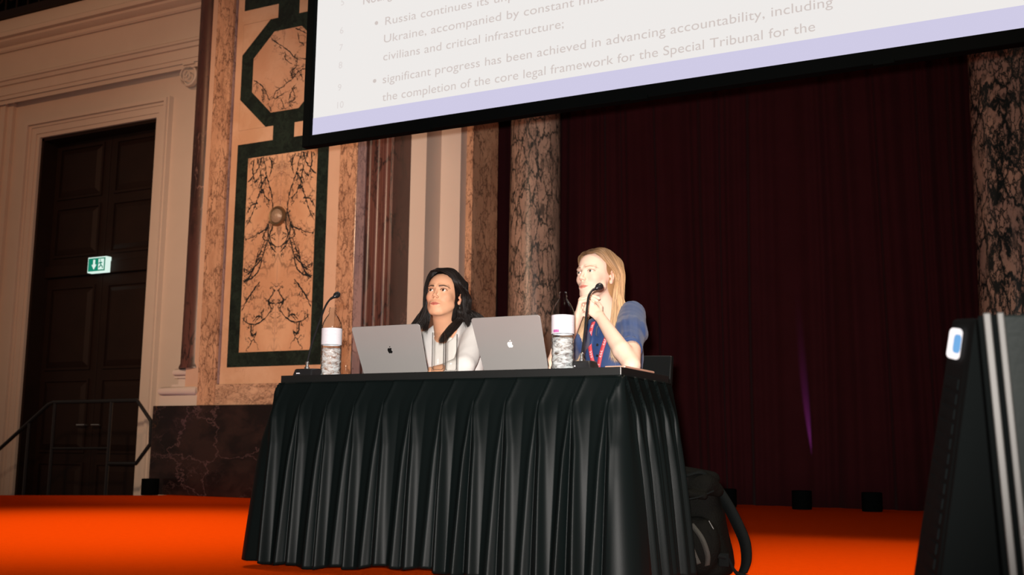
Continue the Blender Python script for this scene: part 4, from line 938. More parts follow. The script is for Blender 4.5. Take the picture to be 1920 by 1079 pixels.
for s, w_, f2 in ((1, (-2.505, 4.06, .800), (-.28, -.9, -.02)), (-1, (-2.62, 4.07, .800), (.22, -.9, -.02))):
    HC1[s] = hand_caps(w_, f2, (0, .15, 1), [(18, 25, 15), (15, 25, 15), (18, 25, 15), (22, 28, 15)], lat=(-s, 0, 0), s=.93)
o, V = mesh_sdf('body', body1, (-2.98, 3.93, .0), (-2.36, 4.70, 1.33), .008, SKIN, p1, it=0, fine=((-2.73, 4.235, 1.05), (-2.52, 4.49, 1.32), .00155))
L = to_l(V, H1, R1); c = head_paint(L, None, F1); far = (L[:, 2] < -.13)[:, None]; c = np.where(far, np.array(F1['skin'])*.98, c); paint(o, c); b1 = o
for s in (-1, 1): eyeball(np.array((s*.0315, -.0745, .0005)), R1, H1, (-.16, -1, .10), (.060, .025, .012), p1)
# blouse
BL = mat('white_blouse', (.80, .77, .74), .65, bump=.15, bscale=350, sheen=.1)
def blouse1(P):
    t = ell(P, (-2.672, 4.505, .895), (.178, .122, .18)); t = smin(t, ell(P, (-2.68, 4.53, .66), (.155, .125, .22)), .06)
    t = smin(t, cap(P, (-2.81, 4.50, .975), (-2.53, 4.475, 1.005), .056), .055)
    t = smin(t, cap(P, (-2.71, 4.49, 1.018), (-2.62, 4.485, 1.023), .053), .03)
    for s, sh, el, wr in ((1, (-2.512, 4.46, 1.000), (-2.455, 4.25, .840), (-2.497, 4.12, .805)), (-1, (-2.83, 4.49, .965), (-2.87, 4.26, .838), (-2.66, 4.11, .805))):
        t = smin(t, cap(P, sh, el, .064, .052), .03); t = smin(t, cap(P, el, wr, .050, .034), .015)
    t = t+folds(P, 4, .0032, 16)
    # neckline: V opening in front and a round one for the neck
    t = smax(t, -cap(P, np.array(neckb1)+(.0, .0, -.02), to_w((0, .0, -.10), H1, R1), .057, .062), .004)
    t = smax(t, -cap(P, (-2.655, 4.37, 1.060), (-2.650, 4.36, 1.012), .026, .003), .006)
    return t
bo, V = mesh_sdf('blouse', blouse1, (-3.0, 4.02, .44), (-2.34, 4.70, 1.12), .0055, BL, p1, it=1)
# two collar points
for s in (-1, 1):
    c0 = np.array(neckb1)+(0, .0, .032); pts = []
    mb = MB(); K = 12
    for i in range(K+1):
        a = math.radians(-90+s*(28+150*i/K)); u = i/K
        rad = .062; inn = c0+np.array((rad*math.cos(a), rad*math.sin(a)*.95, .010-.018*(1-u)))
        drop = .050*(1-u)**1.5+.024; ou = inn+np.array((math.cos(a)*.020, math.sin(a)*.020-.004*(1-u), -drop)); mid = (inn+ou)/2+np.array((math.cos(a)*.006, math.sin(a)*.006, .006))
        pts += [inn-(0, 0, .012), inn, mid, ou]
    F = [[i*4+j, (i+1)*4+j, (i+1)*4+j+1, i*4+j+1] for i in range(K) for j in range(3)]
    mb.add(pts, F); co = obj('collar', mb, BL, bo, smooth='all'); sd = co.modifiers.new('thickness', 'SOLIDIFY'); sd.thickness = .0022; sd.offset = 0
TR = mat('dark_trousers', (.012, .012, .016), .8, bump=.1)
def trousers(cx, cy, P):
    t = ell(P, (cx, cy+.03, .58), (.17, .13, .11))
    for s in (-1, 1):
        t = smin(t, cap(P, (cx+s*.09, cy, .55), (cx+s*.10, cy-.39, .545), .092, .070), .03); t = smin(t, cap(P, (cx+s*.10, cy-.39, .545), (cx+s*.10, cy-.34, .12), .066, .058), .03)
    return t
mesh_sdf('trousers', lambda P: trousers(-2.68, 4.52, P), (-2.9, 3.98, .04), (-2.46, 4.74, .74), .012, TR, p1, it=1)
SHOE = mat('black_shoe_leather', (.01, .01, .01), .35)
def shoes(cx, cy, parent):
    for s in (-1, 1):
        f = lambda P: np.maximum(smin(ell(P, (cx+s*.10, cy-.47, .035), (.045, .075, .045)), ell(P, (cx+s*.10, cy-.37, .05), (.042, .075, .055)), .03), -P[:, 2]+.004)
        mesh_sdf('shoe', f, (cx+s*.10-.07, cy-.58, -.01), (cx+s*.10+.07, cy-.27, .13), .006, SHOE, parent, it=1)
shoes(-2.68, 4.52, p1)
# earrings
for s in (-1, 1):
    e_ = to_w((s*.0835, .004, -.046), H1, R1); mb = MB(); mb.lathe([(0, -.0035), (.0035, 0), (0, .0035)], e_, 10); mb.lathe([(0, -.006), (.005, 0), (0, .005)], e_-(0, 0, .012), 10)
    obj('earring', mb, M['alu'], p1, smooth='all')
# hair
BK = lambda t, rg: np.clip(np.array((.0105, .0075, .0065))*(.5+1.6*rg.random()), 0, 1)*np.ones((len(t), 1))
def hairmass1(P):
    L = to_l(P, H1, R1)
    d = ell(L, (0, .024, .036), (.084, .104, .090)); d = smin(d, ell(L, (.0, .050, -.02), (.086, .075, .12)), .03)
    # open the face
    d = smax(d, -ell(L, (-.003, -.105, -.035), (.0640, .085, .114)), .008)
    d = smax(d, -ell(L, (-.015, -.125, .030), (.050, .062, .062)), .012)
    for s in (-1, 1): d = smax(d, -ell(L, (s*.088, -.002, -.016), (.020, .020, .034)), .008)
    d = smax(d, L[:, 2]*-1-.13, .02)
    n = np.sin(L[:, 0]*260+np.sin(L[:, 2]*40)*2)*.0006
    return d+n
hm, V = mesh_sdf('hair', hairmass1, (-2.76, 4.24, 1.02), (-2.49, 4.56, 1.33), .0035, HAIRB, p1, it=2)
paint(hm, np.tile(np.array((.008, .006, .0055)), (len(V), 1)))
pts = []
hw = lambda *a: tuple(to_w(a, H1, R1))
# crown strands from a side parting, swept to both sides
for side, n in ((1, 260), (-1, 220)):
    tk = .040 if side > 0 else 0.
    gs = [[hw(-.016, -.083, .098), hw(-.016+side*.030, -.080, .092), hw(side*.052, -.066, .072), hw(side*.071, -.044, .036), hw(side*.080, -.022+tk*.6, -.002+tk*.4), hw(side*.091, .012+tk*.7, -.040), tuple(to_w((side*.096, .034+tk*.5, -.092), H1, R1)), tuple(to_w((side*.104, .044+tk*.5, -.14), H1, R1))]]
    for k in range(6):
        t = k/5; y0 = -.062+.150*t; px = -.016
        zc = lambda y: .040+.092*math.sqrt(max(0, 1-((y-.022)/.108)**2))
        xs_ = .090*math.sqrt(max(.05, 1-((y0+.035-.022)/.108)**2))
        g = [hw(px, y0, zc(y0)+.004-.004*(t < .1)), hw(side*.040+px*.4, y0+.010, zc(y0+.01)*.94+.006), hw(side*(.070), y0+.014, .085), hw(side*.086, y0*.75+.012, .040), hw(side*.091, y0*.60+.020+tk, -.010+tk*.3), hw(side*.096, y0*.45+.040+tk*.7, -.075)]
        w2_ = [np.array(g[-1])+(side*.012, .004, -.04), np.array(g[-1])+(side*.030, .010+.01*t, -.085)]
        gs.append(g+[tuple(q) for q in w2_])
    strands(pts, gs, n*3, .0016, .0014, 10+side, jit=.0030, cols=BK, tip=.1, wave=.0015, wl=.10)
# lengths: left side in front of the shoulder, right side behind the shoulder and one lock in front
WA = lambda *a: tuple(a)
gl = [[hw(-.072, -.045, .050), hw(-.078, -.022, .01), hw(-.082, -.010, -.05), WA(-2.726, 4.330, 1.085), WA(-2.752, 4.330, 1.035), WA(-2.748, 4.325, .985), WA(-2.735, 4.32, .93), WA(-2.725, 4.32, .885)],
      [hw(-.078, .000, .060), hw(-.090, .010, .00), hw(-.094, .02, -.05), WA(-2.765, 4.355, 1.085), WA(-2.800, 4.360, 1.030), WA(-2.800, 4.355, .98), WA(-2.785, 4.35, .925), WA(-2.77, 4.34, .88)],
      [hw(-.075, .040, .060), hw(-.090, .050, .00), hw(-.098, .06, -.05), WA(-2.775, 4.43, 1.085), WA(-2.835, 4.43, 1.030), WA(-2.845, 4.42, .98), WA(-2.83, 4.42, .93), WA(-2.82, 4.42, .88)]]
strands(pts, gl, 1100, .0018, .0014, 21, jit=.006, wave=.004, wl=.14, cols=BK, tip=.25)
gr = [[hw(.060, .030, .070), hw(.088, .040, .00), hw(.094, .045, -.06), WA(-2.535, 4.43, 1.105), WA(-2.520, 4.455, 1.070), WA(-2.505, 4.50, 1.055), WA(-2.49, 4.55, 1.02)],
      [hw(.050, .080, .070), hw(.085, .080, .00), hw(.092, .08, -.06), WA(-2.530, 4.49, 1.105), WA(-2.500, 4.52, 1.075), WA(-2.485, 4.56, 1.04), WA(-2.48, 4.60, .96)],
      [hw(.0, .120, .060), hw(.05, .120, .00), hw(.06, .12, -.06), WA(-2.60, 4.55, 1.09), WA(-2.58, 4.59, 1.04), WA(-2.57, 4.62, .98), WA(-2.57, 4.63, .9)],
      [hw(-.05, .10, .060), hw(-.07, .10, .00), hw(-.07, .10, -.06), WA(-2.74, 4.51, 1.09), WA(-2.76, 4.56, 1.04), WA(-2.76, 4.62, .98), WA(-2.76, 4.63, .9)]]
strands(pts, gr, 1400, .0018, .0014, 22, jit=.007, wave=.005, wl=.13, cols=BK, tip=.3)
gf = [[hw(.078, .020, -.02), hw(.072, .012, -.075), WA(-2.572, 4.385, 1.075), WA(-2.592, 4.350, 1.030), WA(-2.610, 4.325, .985), WA(-2.622, 4.315, .955)],
      [hw(.090, .040, -.02), hw(.088, .030, -.075), WA(-2.545, 4.400, 1.075), WA(-2.562, 4.365, 1.030), WA(-2.590, 4.335, .985), WA(-2.612, 4.32, .950)]]
strands(pts, gf, 420, .0016, .0013, 23, jit=.004, wave=.003, wl=.12, cols=BK, tip=.2)
hair_object('hair_strands', pts, hm, m=HAIRB)
# ------------------------------------------------------------------ the fair-haired woman
p2 = thing('person', 'person with long blonde hair in a blue blouse, chin resting on clasped hands', 'person', (-1.82, 4.42, 0), 'women at the panel table')
H2, R2 = head_frame((-1.842, 4.333, 1.222), -15, 5, -2)
F2 = dict(w=.97, jaw=.92, chin=-.002, open=.0050, tilt=-1, smile=.0004, skin=(.80, .54, .42), blush=(.78, .36, .26), lip=(.62, .20, .15), brow=(.30, .17, .09), browt=1.0, browa=.8, lash=.75, lashc=(.12, .06, .04), lidc=(.55, .30, .22), shadow=.3)
neckb2 = (-1.800, 4.430, 1.010)
RW, RK = np.array((-1.741, 4.130, 1.015)), np.array((-1.795, 4.125, 1.066))
LW, LK = np.array((-1.846, 4.140, 1.022)), np.array((-1.826, 4.130, 1.086))
HR2 = hand_caps(RW, RK-RW, (.55, -.75, .35), [(58, 62, 30), (62, 66, 30), (66, 66, 30), (68, 66, 30)], lat=(-.3, .5, .8), s=.88)
HL2 = hand_caps(LW, LK-LW, (-.75, -.35, .55), [(52, 32, 12), (56, 34, 14), (58, 36, 16), (60, 40, 18)], lat=(0, .9, .2), s=.88)
EL2R, EL2L = (-1.553, 4.00, .800), (-1.905, 4.02, .800)
def body2(P):
    d = near(P, H2, .23, lambda Q: head_sdf(to_l(Q, H2, R2), F2))
    nk = cap(P, to_w((0, .022, -.075), H2, R2), neckb2, .046, .051); d = smin(d, nk, .016)
    t = ell(P, (-1.82, 4.47, .90), (.118, .085, .15)); t = smin(t, ell(P, (-1.81, 4.50, .66), (.120, .095, .2)), .06)
    t = smin(t, cap(P, (-1.93, 4.45, .985), (-1.71, 4.42, 1.02), .036), .03)
    for sh, el, wr, hc in (((-1.700, 4.39, 1.045), EL2R, RW, HR2), ((-1.945, 4.42, .98), EL2L, LW, HL2)):
        t = smin(t, cap(P, sh, el, .043, .034), .03); e = np.array(el); w_ = np.array(wr); m_ = e+(w_-e)*.3
        t = smin(t, smin(cap(P, e, m_, .031, .037), cap(P, m_, w_, .037, .0215), .01), .012); t = smin(t, near(P, hc[0][0][0], .24, lambda Q: hands_sdf(Q, *hc)), .010)
    for s in (-1, 1):
        t = smin(t, cap(P, (-1.80+s*.09, 4.48, .55), (-1.80+s*.10, 4.09, .545), .078, .058), .04); t = smin(t, cap(P, (-1.80+s*.10, 4.09, .545), (-1.80+s*.10, 4.13, .09), .05, .034), .03)
        t = smin(t, cap(P, (-1.80+s*.10, 4.15, .05), (-1.80+s*.10, 4.02, .035), .034, .028), .02)
    return smin(d, t, .006)
o, V = mesh_sdf('body', body2, (-2.06, 3.92, .0), (-1.46, 4.66, 1.37), .008, SKIN, p2, it=0, fine=((-1.94, 4.05, 1.00), (-1.69, 4.47, 1.355), .0016))
L = to_l(V, H2, R2); c = head_paint(L, None, F2); hand = (V[:, 1] < 4.21) | (L[:, 2] < -.13); c = np.where(hand[:, None], np.array(F2['skin']), c)
def nearcaps(P, hc): return np.min([cap(P, a, b, 0.001) for _, a, b, _, _ in [q for q in hc[1]]], axis=0)
paint(o, c)
for s in (-1, 1): eyeball(np.array((s*.0315, -.0745, .0005)), R2, H2, (-.10, -1, .0), (.10, .11, .09), p2)
# nails
mbn = MB()
for hc, nb in ((HR2, None), (HL2, None)):
    for idx in (2, 5, 8, 11):
        i, a, b, ra, rb = hc[1][idx]; dd = nrm(b-a); prev = hc[1][idx-1]; pd = nrm(prev[2]-prev[1]); up = nrm(pd-dd*np.dot(pd, dd)+1e-6)
        mbn.tube([a+dd*.008+up*rb*.80, a+dd*.019+up*rb*.80], [.0040, .0034], 8, flat=(.35, 1), up=tuple(up))
obj('fingernails', mbn, mat('nail', (.86, .60, .52), .25), p2, smooth='all')
# blue blouse with puffed elbow-length sleeves
BB = mat('blue_blouse', (.015, .046, .150), .6, bump=.2, bscale=320, sheen=.15)
def torso2(P):
    t = ell(P, (-1.825, 4.475, .895), (.138, .112, .18)); t = smin(t, ell(P, (-1.82, 4.50, .66), (.135, .12, .22)), .06)
    return smin(t, cap(P, (-1.93, 4.455, .995), (-1.72, 4.440, 1.050), .050), .05)
def blouse2(P):
    t = torso2(P)
    for sx, sh, el in ((1, np.array((-1.700, 4.385, 1.053)), np.array(EL2R)+(-.01, 0, 0)), (-1, np.array((-1.955, 4.41, .975)), np.array(EL2L))):
        m_ = sh+(el-sh)*.38; e_ = sh+(el-sh)*.66
        sl = smin(cap(P, sh, m_, .060, .066), cap(P, m_, e_, .066, .050), .02)
        ax = nrm(el-sh); s_ = (P-sh)@ax; pl = np.clip((s_-.09)/.08, 0, 1)*np.sin((P@np.array((210., 60, 40))))*.0022+np.clip((.03-s_)/.05, 0, 1)*np.sin(P@np.array((60., 230, 30)))*.0016
        sl = sl+pl; sl = smax(sl, (s_-np.linalg.norm(e_-sh)-.012), .004)
        t = smin(t, sl, .018)
    t = t+folds(P, 9, .0026, 18)
    t = smax(t, -cap(P, np.array(neckb2)+(0, 0, -.025), np.array(neckb2)+(-.01, -.03, .10), .050, .060), .004)
    t = smax(t, -cap(P, (-1.840, 4.330, 1.06), (-1.862, 4.345, .950), .034, .004), .005)
    return t
bo2, V = mesh_sdf('blouse', blouse2, (-2.09, 4.02, .44), (-1.50, 4.66, 1.12), .0052, BB, p2, it=1)
for sx, sh, el in ((1, np.array((-1.700, 4.385, 1.053)), np.array(EL2R)+(-.01, 0, 0)), (-1, np.array((-1.955, 4.41, .975)), np.array(EL2L))):
    ax = nrm(el-sh); e_ = sh+(el-sh)*.66
    obj('sleeve_cuff', MB().tube([e_-ax*.006, e_+ax*.004, e_+ax*.022, e_+ax*.024], [.049, .0505, .0485, .045], 28, caps=False), BB, bo2, smooth='all').modifiers.new('t', 'SOLIDIFY').thickness = .002
for s in (-1, 1):
    c0 = np.array(neckb2)+(-.004, -.004, .024); pts = []; mb = MB(); K = 12
    for i in range(K+1):
        a = math.radians(-97+s*(24+150*i/K)); u = i/K
        inn = c0+np.array((.056*math.cos(a), .060*math.sin(a), .010-.022*(1-u))); drop = .042*(1-u)**1.3+.022
        ou = inn+np.array((math.cos(a)*.020, math.sin(a)*.020-.006*(1-u), -drop)); pts += [inn-(0, 0, .012), inn, (inn+ou)/2+np.array((math.cos(a)*.006, math.sin(a)*.006, .006)), ou]
    mb.add(pts, [[i*4+j, (i+1)*4+j, (i+1)*4+j+1, i*4+j+1] for i in range(K) for j in range(3)]); co = obj('collar', mb, BB, bo2, smooth='all'); co.modifiers.new('t', 'SOLIDIFY').thickness = .0022
def front_y(f, x, z, y0=4.25):       # first cloth point seen coming from the hall
    ys = np.arange(y0-.06, y0+.2, .002); v = f(np.stack([np.full_like(ys, x), ys, np.full_like(ys, z)], 1)); k = np.nonzero(v < 0)[0]; return ys[k[0]] if len(k) else y0+.1
mb = MB()
for z in (.925, .878, .831):
    x = -1.852; y = front_y(torso2, x, z, 4.30)-.003; mb2 = MB(); mb2.lathe([(.0055, 0), (.006, .001), (.0045, .0022), (0, .0018)], (0, 0, 0), 14); obj('button', MB().add([(x+a, y-.001-c, z+b) for a, b, c in mb2.v], mb2.f), M['black'], bo2, smooth=True)
LY = mat('red_lanyard_ribbon', (.62, .06, .075), .55)
def ribbon(name, pts, w_, m, parent, side, th=.0012):
    sp = [np.array(p) for p in spline(pts, 6)]; V = []; mb = MB()
    for i, p in enumerate(sp):
        V += [p-np.array(side)*w_/2, p+np.array(side)*w_/2]
    mb.add(V, [[2*i, 2*i+1, 2*i+3, 2*i+2] for i in range(len(sp)-1)]); o = obj(name, mb, m, parent, smooth='all'); o.modifiers.new('t', 'SOLIDIFY').thickness = th; return o
ly = None
for nm, path in (('l', ((-1.880, 1.03), (-1.890, .99), (-1.894, .945), (-1.883, .885), (-1.867, .820), (-1.861, .79))), ('r', ((-1.785, 1.03), (-1.799, .99), (-1.814, .945), (-1.832, .885), (-1.850, .820), (-1.856, .79)))):
    P3_ = [(x, front_y(torso2, x, z, 4.30)-.007, z) for x, z in path]; d_ = nrm(np.array((path[-2][0]-path[1][0], 0, path[-2][1]-path[1][1]))); sd_ = np.array((-d_[2], 0, d_[0]))
    if ly is None:
        ly = thing('lanyard', 'red lanyard with white print round the neck over the blue blouse', 'lanyard', (-1.82, 4.33, .9))
    rb = ribbon('ribbon', P3_, .0175, LY, ly, sd_)
    sp = [np.array(p) for p in spline(P3_, 6)]; mb = MB()
    for i in [q for q in range(3, len(sp)-1) if q % 5 not in (0, 1)]:
        p = sp[i]+(0, -.0016, 0)
        for e in ((-.0035, 0), (.0005, .002), (.003, -.002)):
            q = p+sd_*e[0]+d_*e[1]; mb.add([q-sd_*.0011-d_*.0028, q+sd_*.0011-d_*.0028, q+sd_*.0011+d_*.0028, q-sd_*.0011+d_*.0028], [[0, 1, 2, 3]])
    obj('white_print', mb, M['label'], rb)
mesh_sdf('trousers', lambda P: trousers(-1.80, 4.48, P), (-2.02, 3.94, .04), (-1.58, 4.70, .74), .012, TR, p2, it=1)
shoes(-1.80, 4.48, p2)
# hair: darker at the roots, blonde lengths
def BD(t, rg):
    k = .55+.75*rg.random(); root = np.array((.075, .038, .019)); mid = np.array((.56, .33, .165)); tipc = np.array((.74, .53, .34)); tt = np.asarray(t)[:, None]
    return np.clip((np.where(tt < .3, root+(mid-root)*tt/.3, mid+(tipc-mid)*(tt-.3)/.7))*k, 0, 1)
def hairmass2(P):
    L = to_l(P, H2, R2)
    d = ell(L, (0, .024, .034), (.076, .098, .082)); d = smin(d, ell(L, (.0, .060, -.03), (.058, .060, .12)), .03)
    d = smax(d, -ell(L, (0, -.105, -.030), (.0640, .088, .115)), .008); d = smax(d, -ell(L, (0.0, -.120, .034), (.052, .058, .050)), .010)
    for s in (-1, 1): d = smax(d, -ell(L, (s*.082, .006, -.014), (.016, .026, .036)), .006)
    d = smax(d, L[:, 2]*-1-.15, .02)
    return d+np.sin(L[:, 0]*260+np.sin(L[:, 2]*40)*2)*.0005
hm2, V = mesh_sdf('hair', hairmass2, (-1.96, 4.20, 1.05), (-1.70, 4.50, 1.37), .0035, HAIR, p2, it=2)
Lv = to_l(V, H2, R2); k = np.clip((.09-Lv[:, 2])/.10, 0, 1)[:, None]; paint(hm2, np.array((.11, .058, .03))*(1-k)+np.array((.36, .19, .085))*k)
pts = []; hw = lambda *a: tuple(to_w(a, H2, R2))
for side, n in ((1, 420), (-1, 320)):
    gs = [[hw(-.004, -.078, .094), hw(side*.030, -.071, .088), hw(side*.055, -.053, .070), hw(side*.071, -.026, .046), hw(side*.080, .010, .026), hw(side*.082, .040, -.010), hw(side*.078, .048, -.08)]]
    for k in range(7):
        t = k/6; y0 = -.068+.150*t; px = -.004
        zc = lambda y: .036+.088*math.sqrt(max(0, 1-((y-.024)/.104)**2))
        g = [hw(px, y0, zc(y0)+.003), hw(side*.034, y0+.006, zc(y0+.006)*.95+.004), hw(side*.061, y0+.016, .080), hw(side*.077, y0*.75+.030, .042), hw(side*.083, y0*.45+.052, .004), hw(side*.080, y0*.30+.062, -.045), hw(side*.076, y0*.3+.066, -.10)]
        gs.append(g)
    strands(pts, gs, n*3, .0013, .0012, 30+side, jit=.0022, cols=lambda t, rg: BD(np.asarray(t)*.38, rg), tip=.02)
# right sheet: from behind the ear down in front of the shoulder
gr = [[hw(.050, -.010, .090), hw(.078, .020, .030), hw(.083, .034, -.015), hw(.078, .026, -.070), WA(-1.772, 4.345, 1.085), WA(-1.768, 4.320, 1.02), WA(-1.764, 4.300, .96), WA(-1.752, 4.290, .905), WA(-1.758, 4.285, .85)],
      [hw(.045, .020, .098), hw(.076, .040, .030), hw(.083, .052, -.020), hw(.080, .050, -.070), WA(-1.745, 4.345, 1.085), WA(-1.736, 4.320, 1.02), WA(-1.733, 4.300, .96), WA(-1.726, 4.290, .905), WA(-1.735, 4.285, .83)],
      [hw(.040, .060, .095), hw(.068, .075, .030), hw(.076, .080, -.020), hw(.074, .078, -.070), WA(-1.728, 4.375, 1.085), WA(-1.716, 4.350, 1.02), WA(-1.716, 4.320, .96), WA(-1.720, 4.300, .92), WA(-1.735, 4.29, .87)]]
strands(pts, gr, 1800, .0012, .0011, 41, jit=.0035, wave=.0012, wl=.2, cols=BD, tip=.28)
gl = [[hw(-.050, -.010, .090), hw(-.076, .010, .030), hw(-.080, .020, -.020), hw(-.074, .018, -.070), WA(-1.868, 4.330, 1.085), WA(-1.872, 4.285, 1.02), WA(-1.872, 4.255, .96), WA(-1.874, 4.24, .90), WA(-1.876, 4.235, .82)],
      [hw(-.045, .020, .098), hw(-.074, .040, .030), hw(-.080, .050, -.020), hw(-.074, .046, -.070), WA(-1.885, 4.350, 1.085), WA(-1.892, 4.300, 1.02), WA(-1.893, 4.265, .96), WA(-1.892, 4.25, .90), WA(-1.890, 4.24, .80)],
      [hw(-.040, .060, .095), hw(-.066, .075, .030), hw(-.074, .080, -.020), hw(-.070, .076, -.070), WA(-1.905, 4.375, 1.085), WA(-1.912, 4.320, 1.02), WA(-1.912, 4.285, .96), WA(-1.908, 4.265, .90), WA(-1.902, 4.255, .82)]]
strands(pts, gl, 1500, .0012, .0011, 42, jit=.0035, wave=.0012, wl=.2, cols=BD, tip=.22)
gb = [[hw(.05, .10, .06), hw(.06, .115, .0), hw(.06, .11, -.06), WA(-1.75, 4.45, 1.08), WA(-1.74, 4.50, 1.02), WA(-1.74, 4.54, .95), WA(-1.74, 4.56, .88)], [hw(0, .115, .07), hw(0, .128, .0), hw(0, .12, -.06), WA(-1.81, 4.47, 1.08), WA(-1.81, 4.53, 1.02), WA(-1.81, 4.57, .95), WA(-1.81, 4.58, .88)],
      [hw(-.05, .10, .06), hw(-.06, .115, .0), hw(-.06, .11, -.06), WA(-1.87, 4.47, 1.08), WA(-1.88, 4.52, 1.02), WA(-1.88, 4.56, .95), WA(-1.88, 4.57, .88)]]
strands(pts, gb, 260, .0030, .0026, 43, jit=.004, cols=BD, tip=.2)
hair_object('hair_strands', pts, hm2)

# ------------------------------------------------------------------ backpack on the carpet by the skirt
bag = thing('backpack', 'black roll-top backpack leaning on the skirt at the right end of the table', 'backpack', (-1.30, 4.22, 0))
BX = -1.345; BY = 4.19
def bagsdf(P):
    q = P-np.array((BX, BY, .0)); z = q[:, 2]; lean = .04*(z/.4); x = q[:, 0]+lean*1.0; y = q[:, 1]-.02*(z/.4)
    hw_ = np.interp(z, [0, .05, .2, .30, .36, .42], [.125, .135, .118, .105, .100, .08]); hd = np.interp(z, [0, .05, .25, .36, .42], [.085, .095, .085, .07, .05])
    k = (np.abs(x)/hw_)**3+(np.abs(y)/hd)**3; d = (np.maximum(k, 1e-9)**(1/3.)-1)*.085
    d = smax(d, z-.345, .03); d = smax(d, -z+.004, .02)
    pk = ell(P, (BX+.01, BY-.085, .12), (.095, .045, .11)); d = smin(d, pk, .012)
    return d+folds(P, 15, .0035, 14)*.8
bb, V = mesh_sdf('bag_body', bagsdf, (BX-.22, BY-.19, -.01), (BX+.18, BY+.16, .40), .0055, M['nylon'], bag, it=1)
def flap(P):
    a = smin(cap(P, (BX-.13, BY-.045, .375), (BX+.045, BY-.055, .345), .040, .036), cap(P, (BX-.12, BY+.03, .385), (BX+.04, BY+.03, .365), .040, .034), .05)
    a = smin(a, cap(P, (BX+.045, BY-.04, .345), (BX+.075, BY-.02, .325), .036, .028), .03)
    a = smin(a, cap(P, (BX-.12, BY-.105, .325), (BX+.05, BY-.105, .305), .012, .014), .035)
    return a+folds(P, 5, .0028, 16)
obj_f, V = mesh_sdf('top_flap', flap, (BX-.22, BY-.17, .26), (BX+.14, BY+.10, .44), .005, M['nylon'], bag, it=1)
rg_ = lambda name, pts, w_, m, side, th=.003: ribbon(name, pts, w_, m, bag, nrm(side), th)
rg_('shoulder_strap', [(BX+.055, BY+.03, .34), (BX+.105, BY+.02, .27), (BX+.145, BY+.01, .20), (BX+.175, BY+.005, .13), (BX+.180, BY+.0, .06), (BX+.165, BY-.01, .012)], .048, M['webdark'], (1, -.35, .45), .008)
rg_('side_strap', [(BX-.035, BY-.128, .225), (BX-.012, BY-.138, .17), (BX+.012, BY-.140, .10), (BX+.03, BY-.13, .055)], .026, M['webbing'], (1, 0, .35))
rg_('carry_handle', [(BX+.0, BY-.11, .20), (BX+.045, BY-.125, .15), (BX+.065, BY-.12, .09), (BX+.06, BY-.11, .05)], .020, M['webbing'], (1, 0, .3))
rg_('flap_strap', [(BX-.10, BY-.119, .345), (BX-.05, BY-.125, .315), (BX-.01, BY-.125, .300)], .024, M['webbing'], (.2, 0, 1))
rg_('top_strap', [(BX-.05, BY-.088, .375), (BX-.01, BY-.09, .385), (BX+.03, BY-.06, .392), (BX+.06, BY-.03, .36)], .020, M['webdark'], (0, .8, .6))
rg_('bottom_strap', [(BX+.09, BY-.09, .085), (BX+.13, BY-.08, .075), (BX+.155, BY-.06, .025), (BX+.20, BY-.03, .008)], .016, M['webdark'], (.3, 0, 1))
mb = MB(); mb.box(BX-.030, BX-.012, BY-.128, BY-.106, .322, .372); obj('clip_buckle', mb, M['black'], bag, bevel=.003)
mb = MB(); mb.box(BX+.095, BX+.135, BY-.085, BY-.07, .045, .095); obj('side_buckle', mb, M['webdark'], bag, bevel=.004)
obj('zip_pull', MB().tube([(BX-.050, BY-.150, .290), (BX-.050, BY-.153, .252)], [.0022, .0032], 8), M['chrome'], bag, smooth=True)
obj('zip_pull', MB().tube([(BX+.070, BY-.118, .215), (BX+.088, BY-.118, .185)], .0028, 8), M['chrome'], bag, smooth=True)
obj('zip', MB().tube(spline([(BX-.12, BY-.128, .285), (BX-.05, BY-.140, .288), (BX+.03, BY-.128, .300), (BX+.08, BY-.08, .325)], 8), .0035, 6), M['webdark'], bag, smooth=True)
# ------------------------------------------------------------------ foreground case and slab
FY = 2.0
fc = thing('flight_case', 'blurred dark flight case with aluminium edges at right foreground', 'case', (.2, 2.2, 0))
zt = .70
obj('body', MB().hexa([(-.097, 1.99, 0), (.55, 1.99, 0), (.55, 2.5, 0), (-.085, 2.5, 0), (-.121, 2.0, zt), (.53, 2.0, zt), (.53, 2.5, zt), (-.121, 2.5, zt)]), M['caseface'], fc, bevel=.004)
def strip(dx0, dx1, y, name):
    obj(name, MB().hexa([(-.105+dx0, y, 0), (-.105+dx1, y, 0), (-.105+dx1, y+.012, 0), (-.105+dx0, y+.012, 0), (-.137+dx0, y+.008, zt+.003), (-.137+dx1, y+.008, zt+.003), (-.137+dx1, y+.02, zt+.003), (-.137+dx0, y+.02, zt+.003)]), M['alu'], fc, bevel=.002)
strip(-.004, .008, 1.976, 'edge_profile'); strip(.017, .028, 1.976, 'edge_profile')
obj('lid', MB().hexa([(-.120, 1.99, 0), (-.090, 1.986, 0), (-.090, 2.5, 0), (-.120, 2.5, 0), (-.150, 2.0, zt), (-.118, 1.994, zt), (-.118, 2.5, zt), (-.150, 2.5, zt)]), M['blackmatte'], fc)
mb = MB(); mb.lathe([(.0, -.011), (.009, -.006), (.011, 0), (.008, .007), (0, .010)], (-.086, 1.965, .352), 16); mb.lathe([(.0, -.009), (.006, 0), (0, .010)], (-.066, 1.962, .374), 12); mb.tube([(-.095, 1.966, .335), (-.066, 1.964, .376)], .004, 8)
obj('butterfly_latch', mb, mat('bright_steel', (.30, .29, .29), .35), fc, smooth=True)
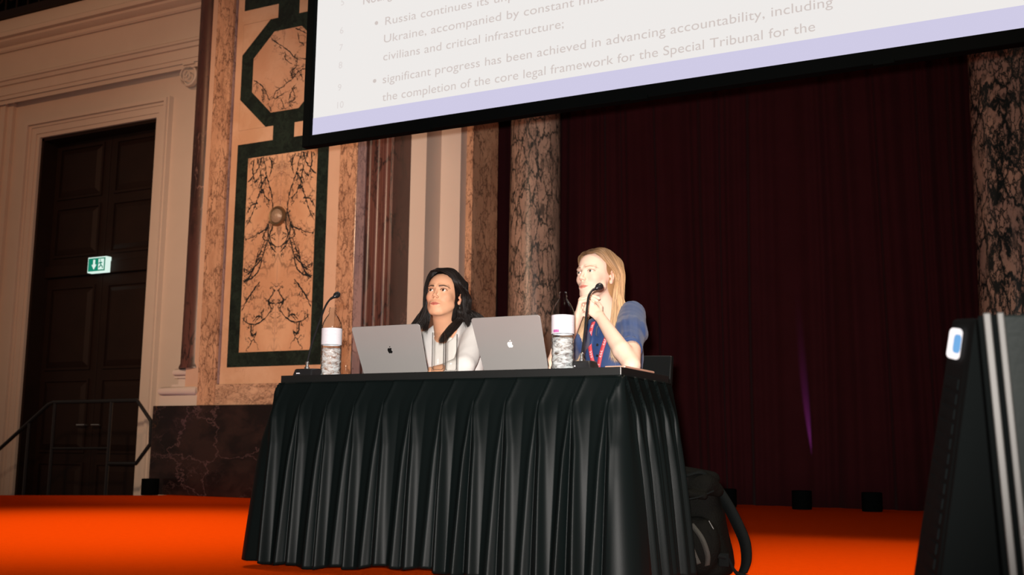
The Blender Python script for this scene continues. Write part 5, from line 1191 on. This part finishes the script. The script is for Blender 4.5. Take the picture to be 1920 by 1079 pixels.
sl = thing('slanted_monitor', 'black wedge-shaped stage monitor with lit corner display, left of the flight case', 'monitor', (-.25, 2.2, 0))
# wedge: ribbed side and plain dark side
A1, A0 = (-.168, 2.07, .700), (-.285, 2.07, 0.0)
B1, B0 = (-.156, 2.035, .703), (-.128, 2.035, 0.0)
C1, C0 = (-.222, 2.333, .735), (-.36, 2.333, 0.0)
D1, D0 = (-.158, 2.36, .735), (-.130, 2.36, 0.0)
obj('housing', MB().hexa([A0, B0, D0, C0, A1, B1, D1, C1]), M['blackmatte'], sl, bevel=.006)
a0, a1, c0_, c1 = map(Vector, (A0, A1, C0, C1)); nrm = (c0_-a0).cross(a1-a0).normalized()
if nrm.x > 0: nrm = -nrm
nrm = Vector((-.35, -.93, 0)).normalized() if False else nrm
mb = MB()
def PS(u, v, e): return (a0*(1-u)*(1-v)+c0_*u*(1-v)+a1*(1-u)*v+c1*u*v)+nrm*e
for i in range(22):
    v = .04+.82*i/22
    mb.hexa([PS(.12, v, -.004), PS(.86, v, -.004), PS(.86, v+.030, -.004), PS(.12, v+.030, -.004), PS(.13, v+.003, .003), PS(.84, v+.003, .003), PS(.84, v+.027, .003), PS(.13, v+.027, .003)])
obj('vent_ribs', mb, mat('dark_grey_plastic', (.0022, .0034, .0036), .8, spec=.03), sl)
def facepatch(nm, u0, u1, v0, v1, e, m):
    pts = []; r = .35
    for cu_, cv_, q in ((u1, v1, 0), (u0, v1, 90), (u0, v0, 180), (u1, v0, 270)):
        for i in range(6):
            a = math.radians(q+90*i/5); su = (u1-u0)*.3; sv = .012
            pts.append((cu_-su*math.copysign(1, math.cos(math.radians(q+45)))+su*math.cos(a), cv_-sv*math.copysign(1, math.sin(math.radians(q+45)))+sv*math.sin(a)))
    n = len(pts); mb = MB(); mb.add([PS(u, v, e) for u, v in pts], [list(range(n))]); return obj(nm, mb, m, sl)
facepatch('corner_display', .10, .86, .898, .978, .0065, M['disp_white'])
facepatch('display_image', .10, .50, .915, .962, .0075, M['disp_blue'])
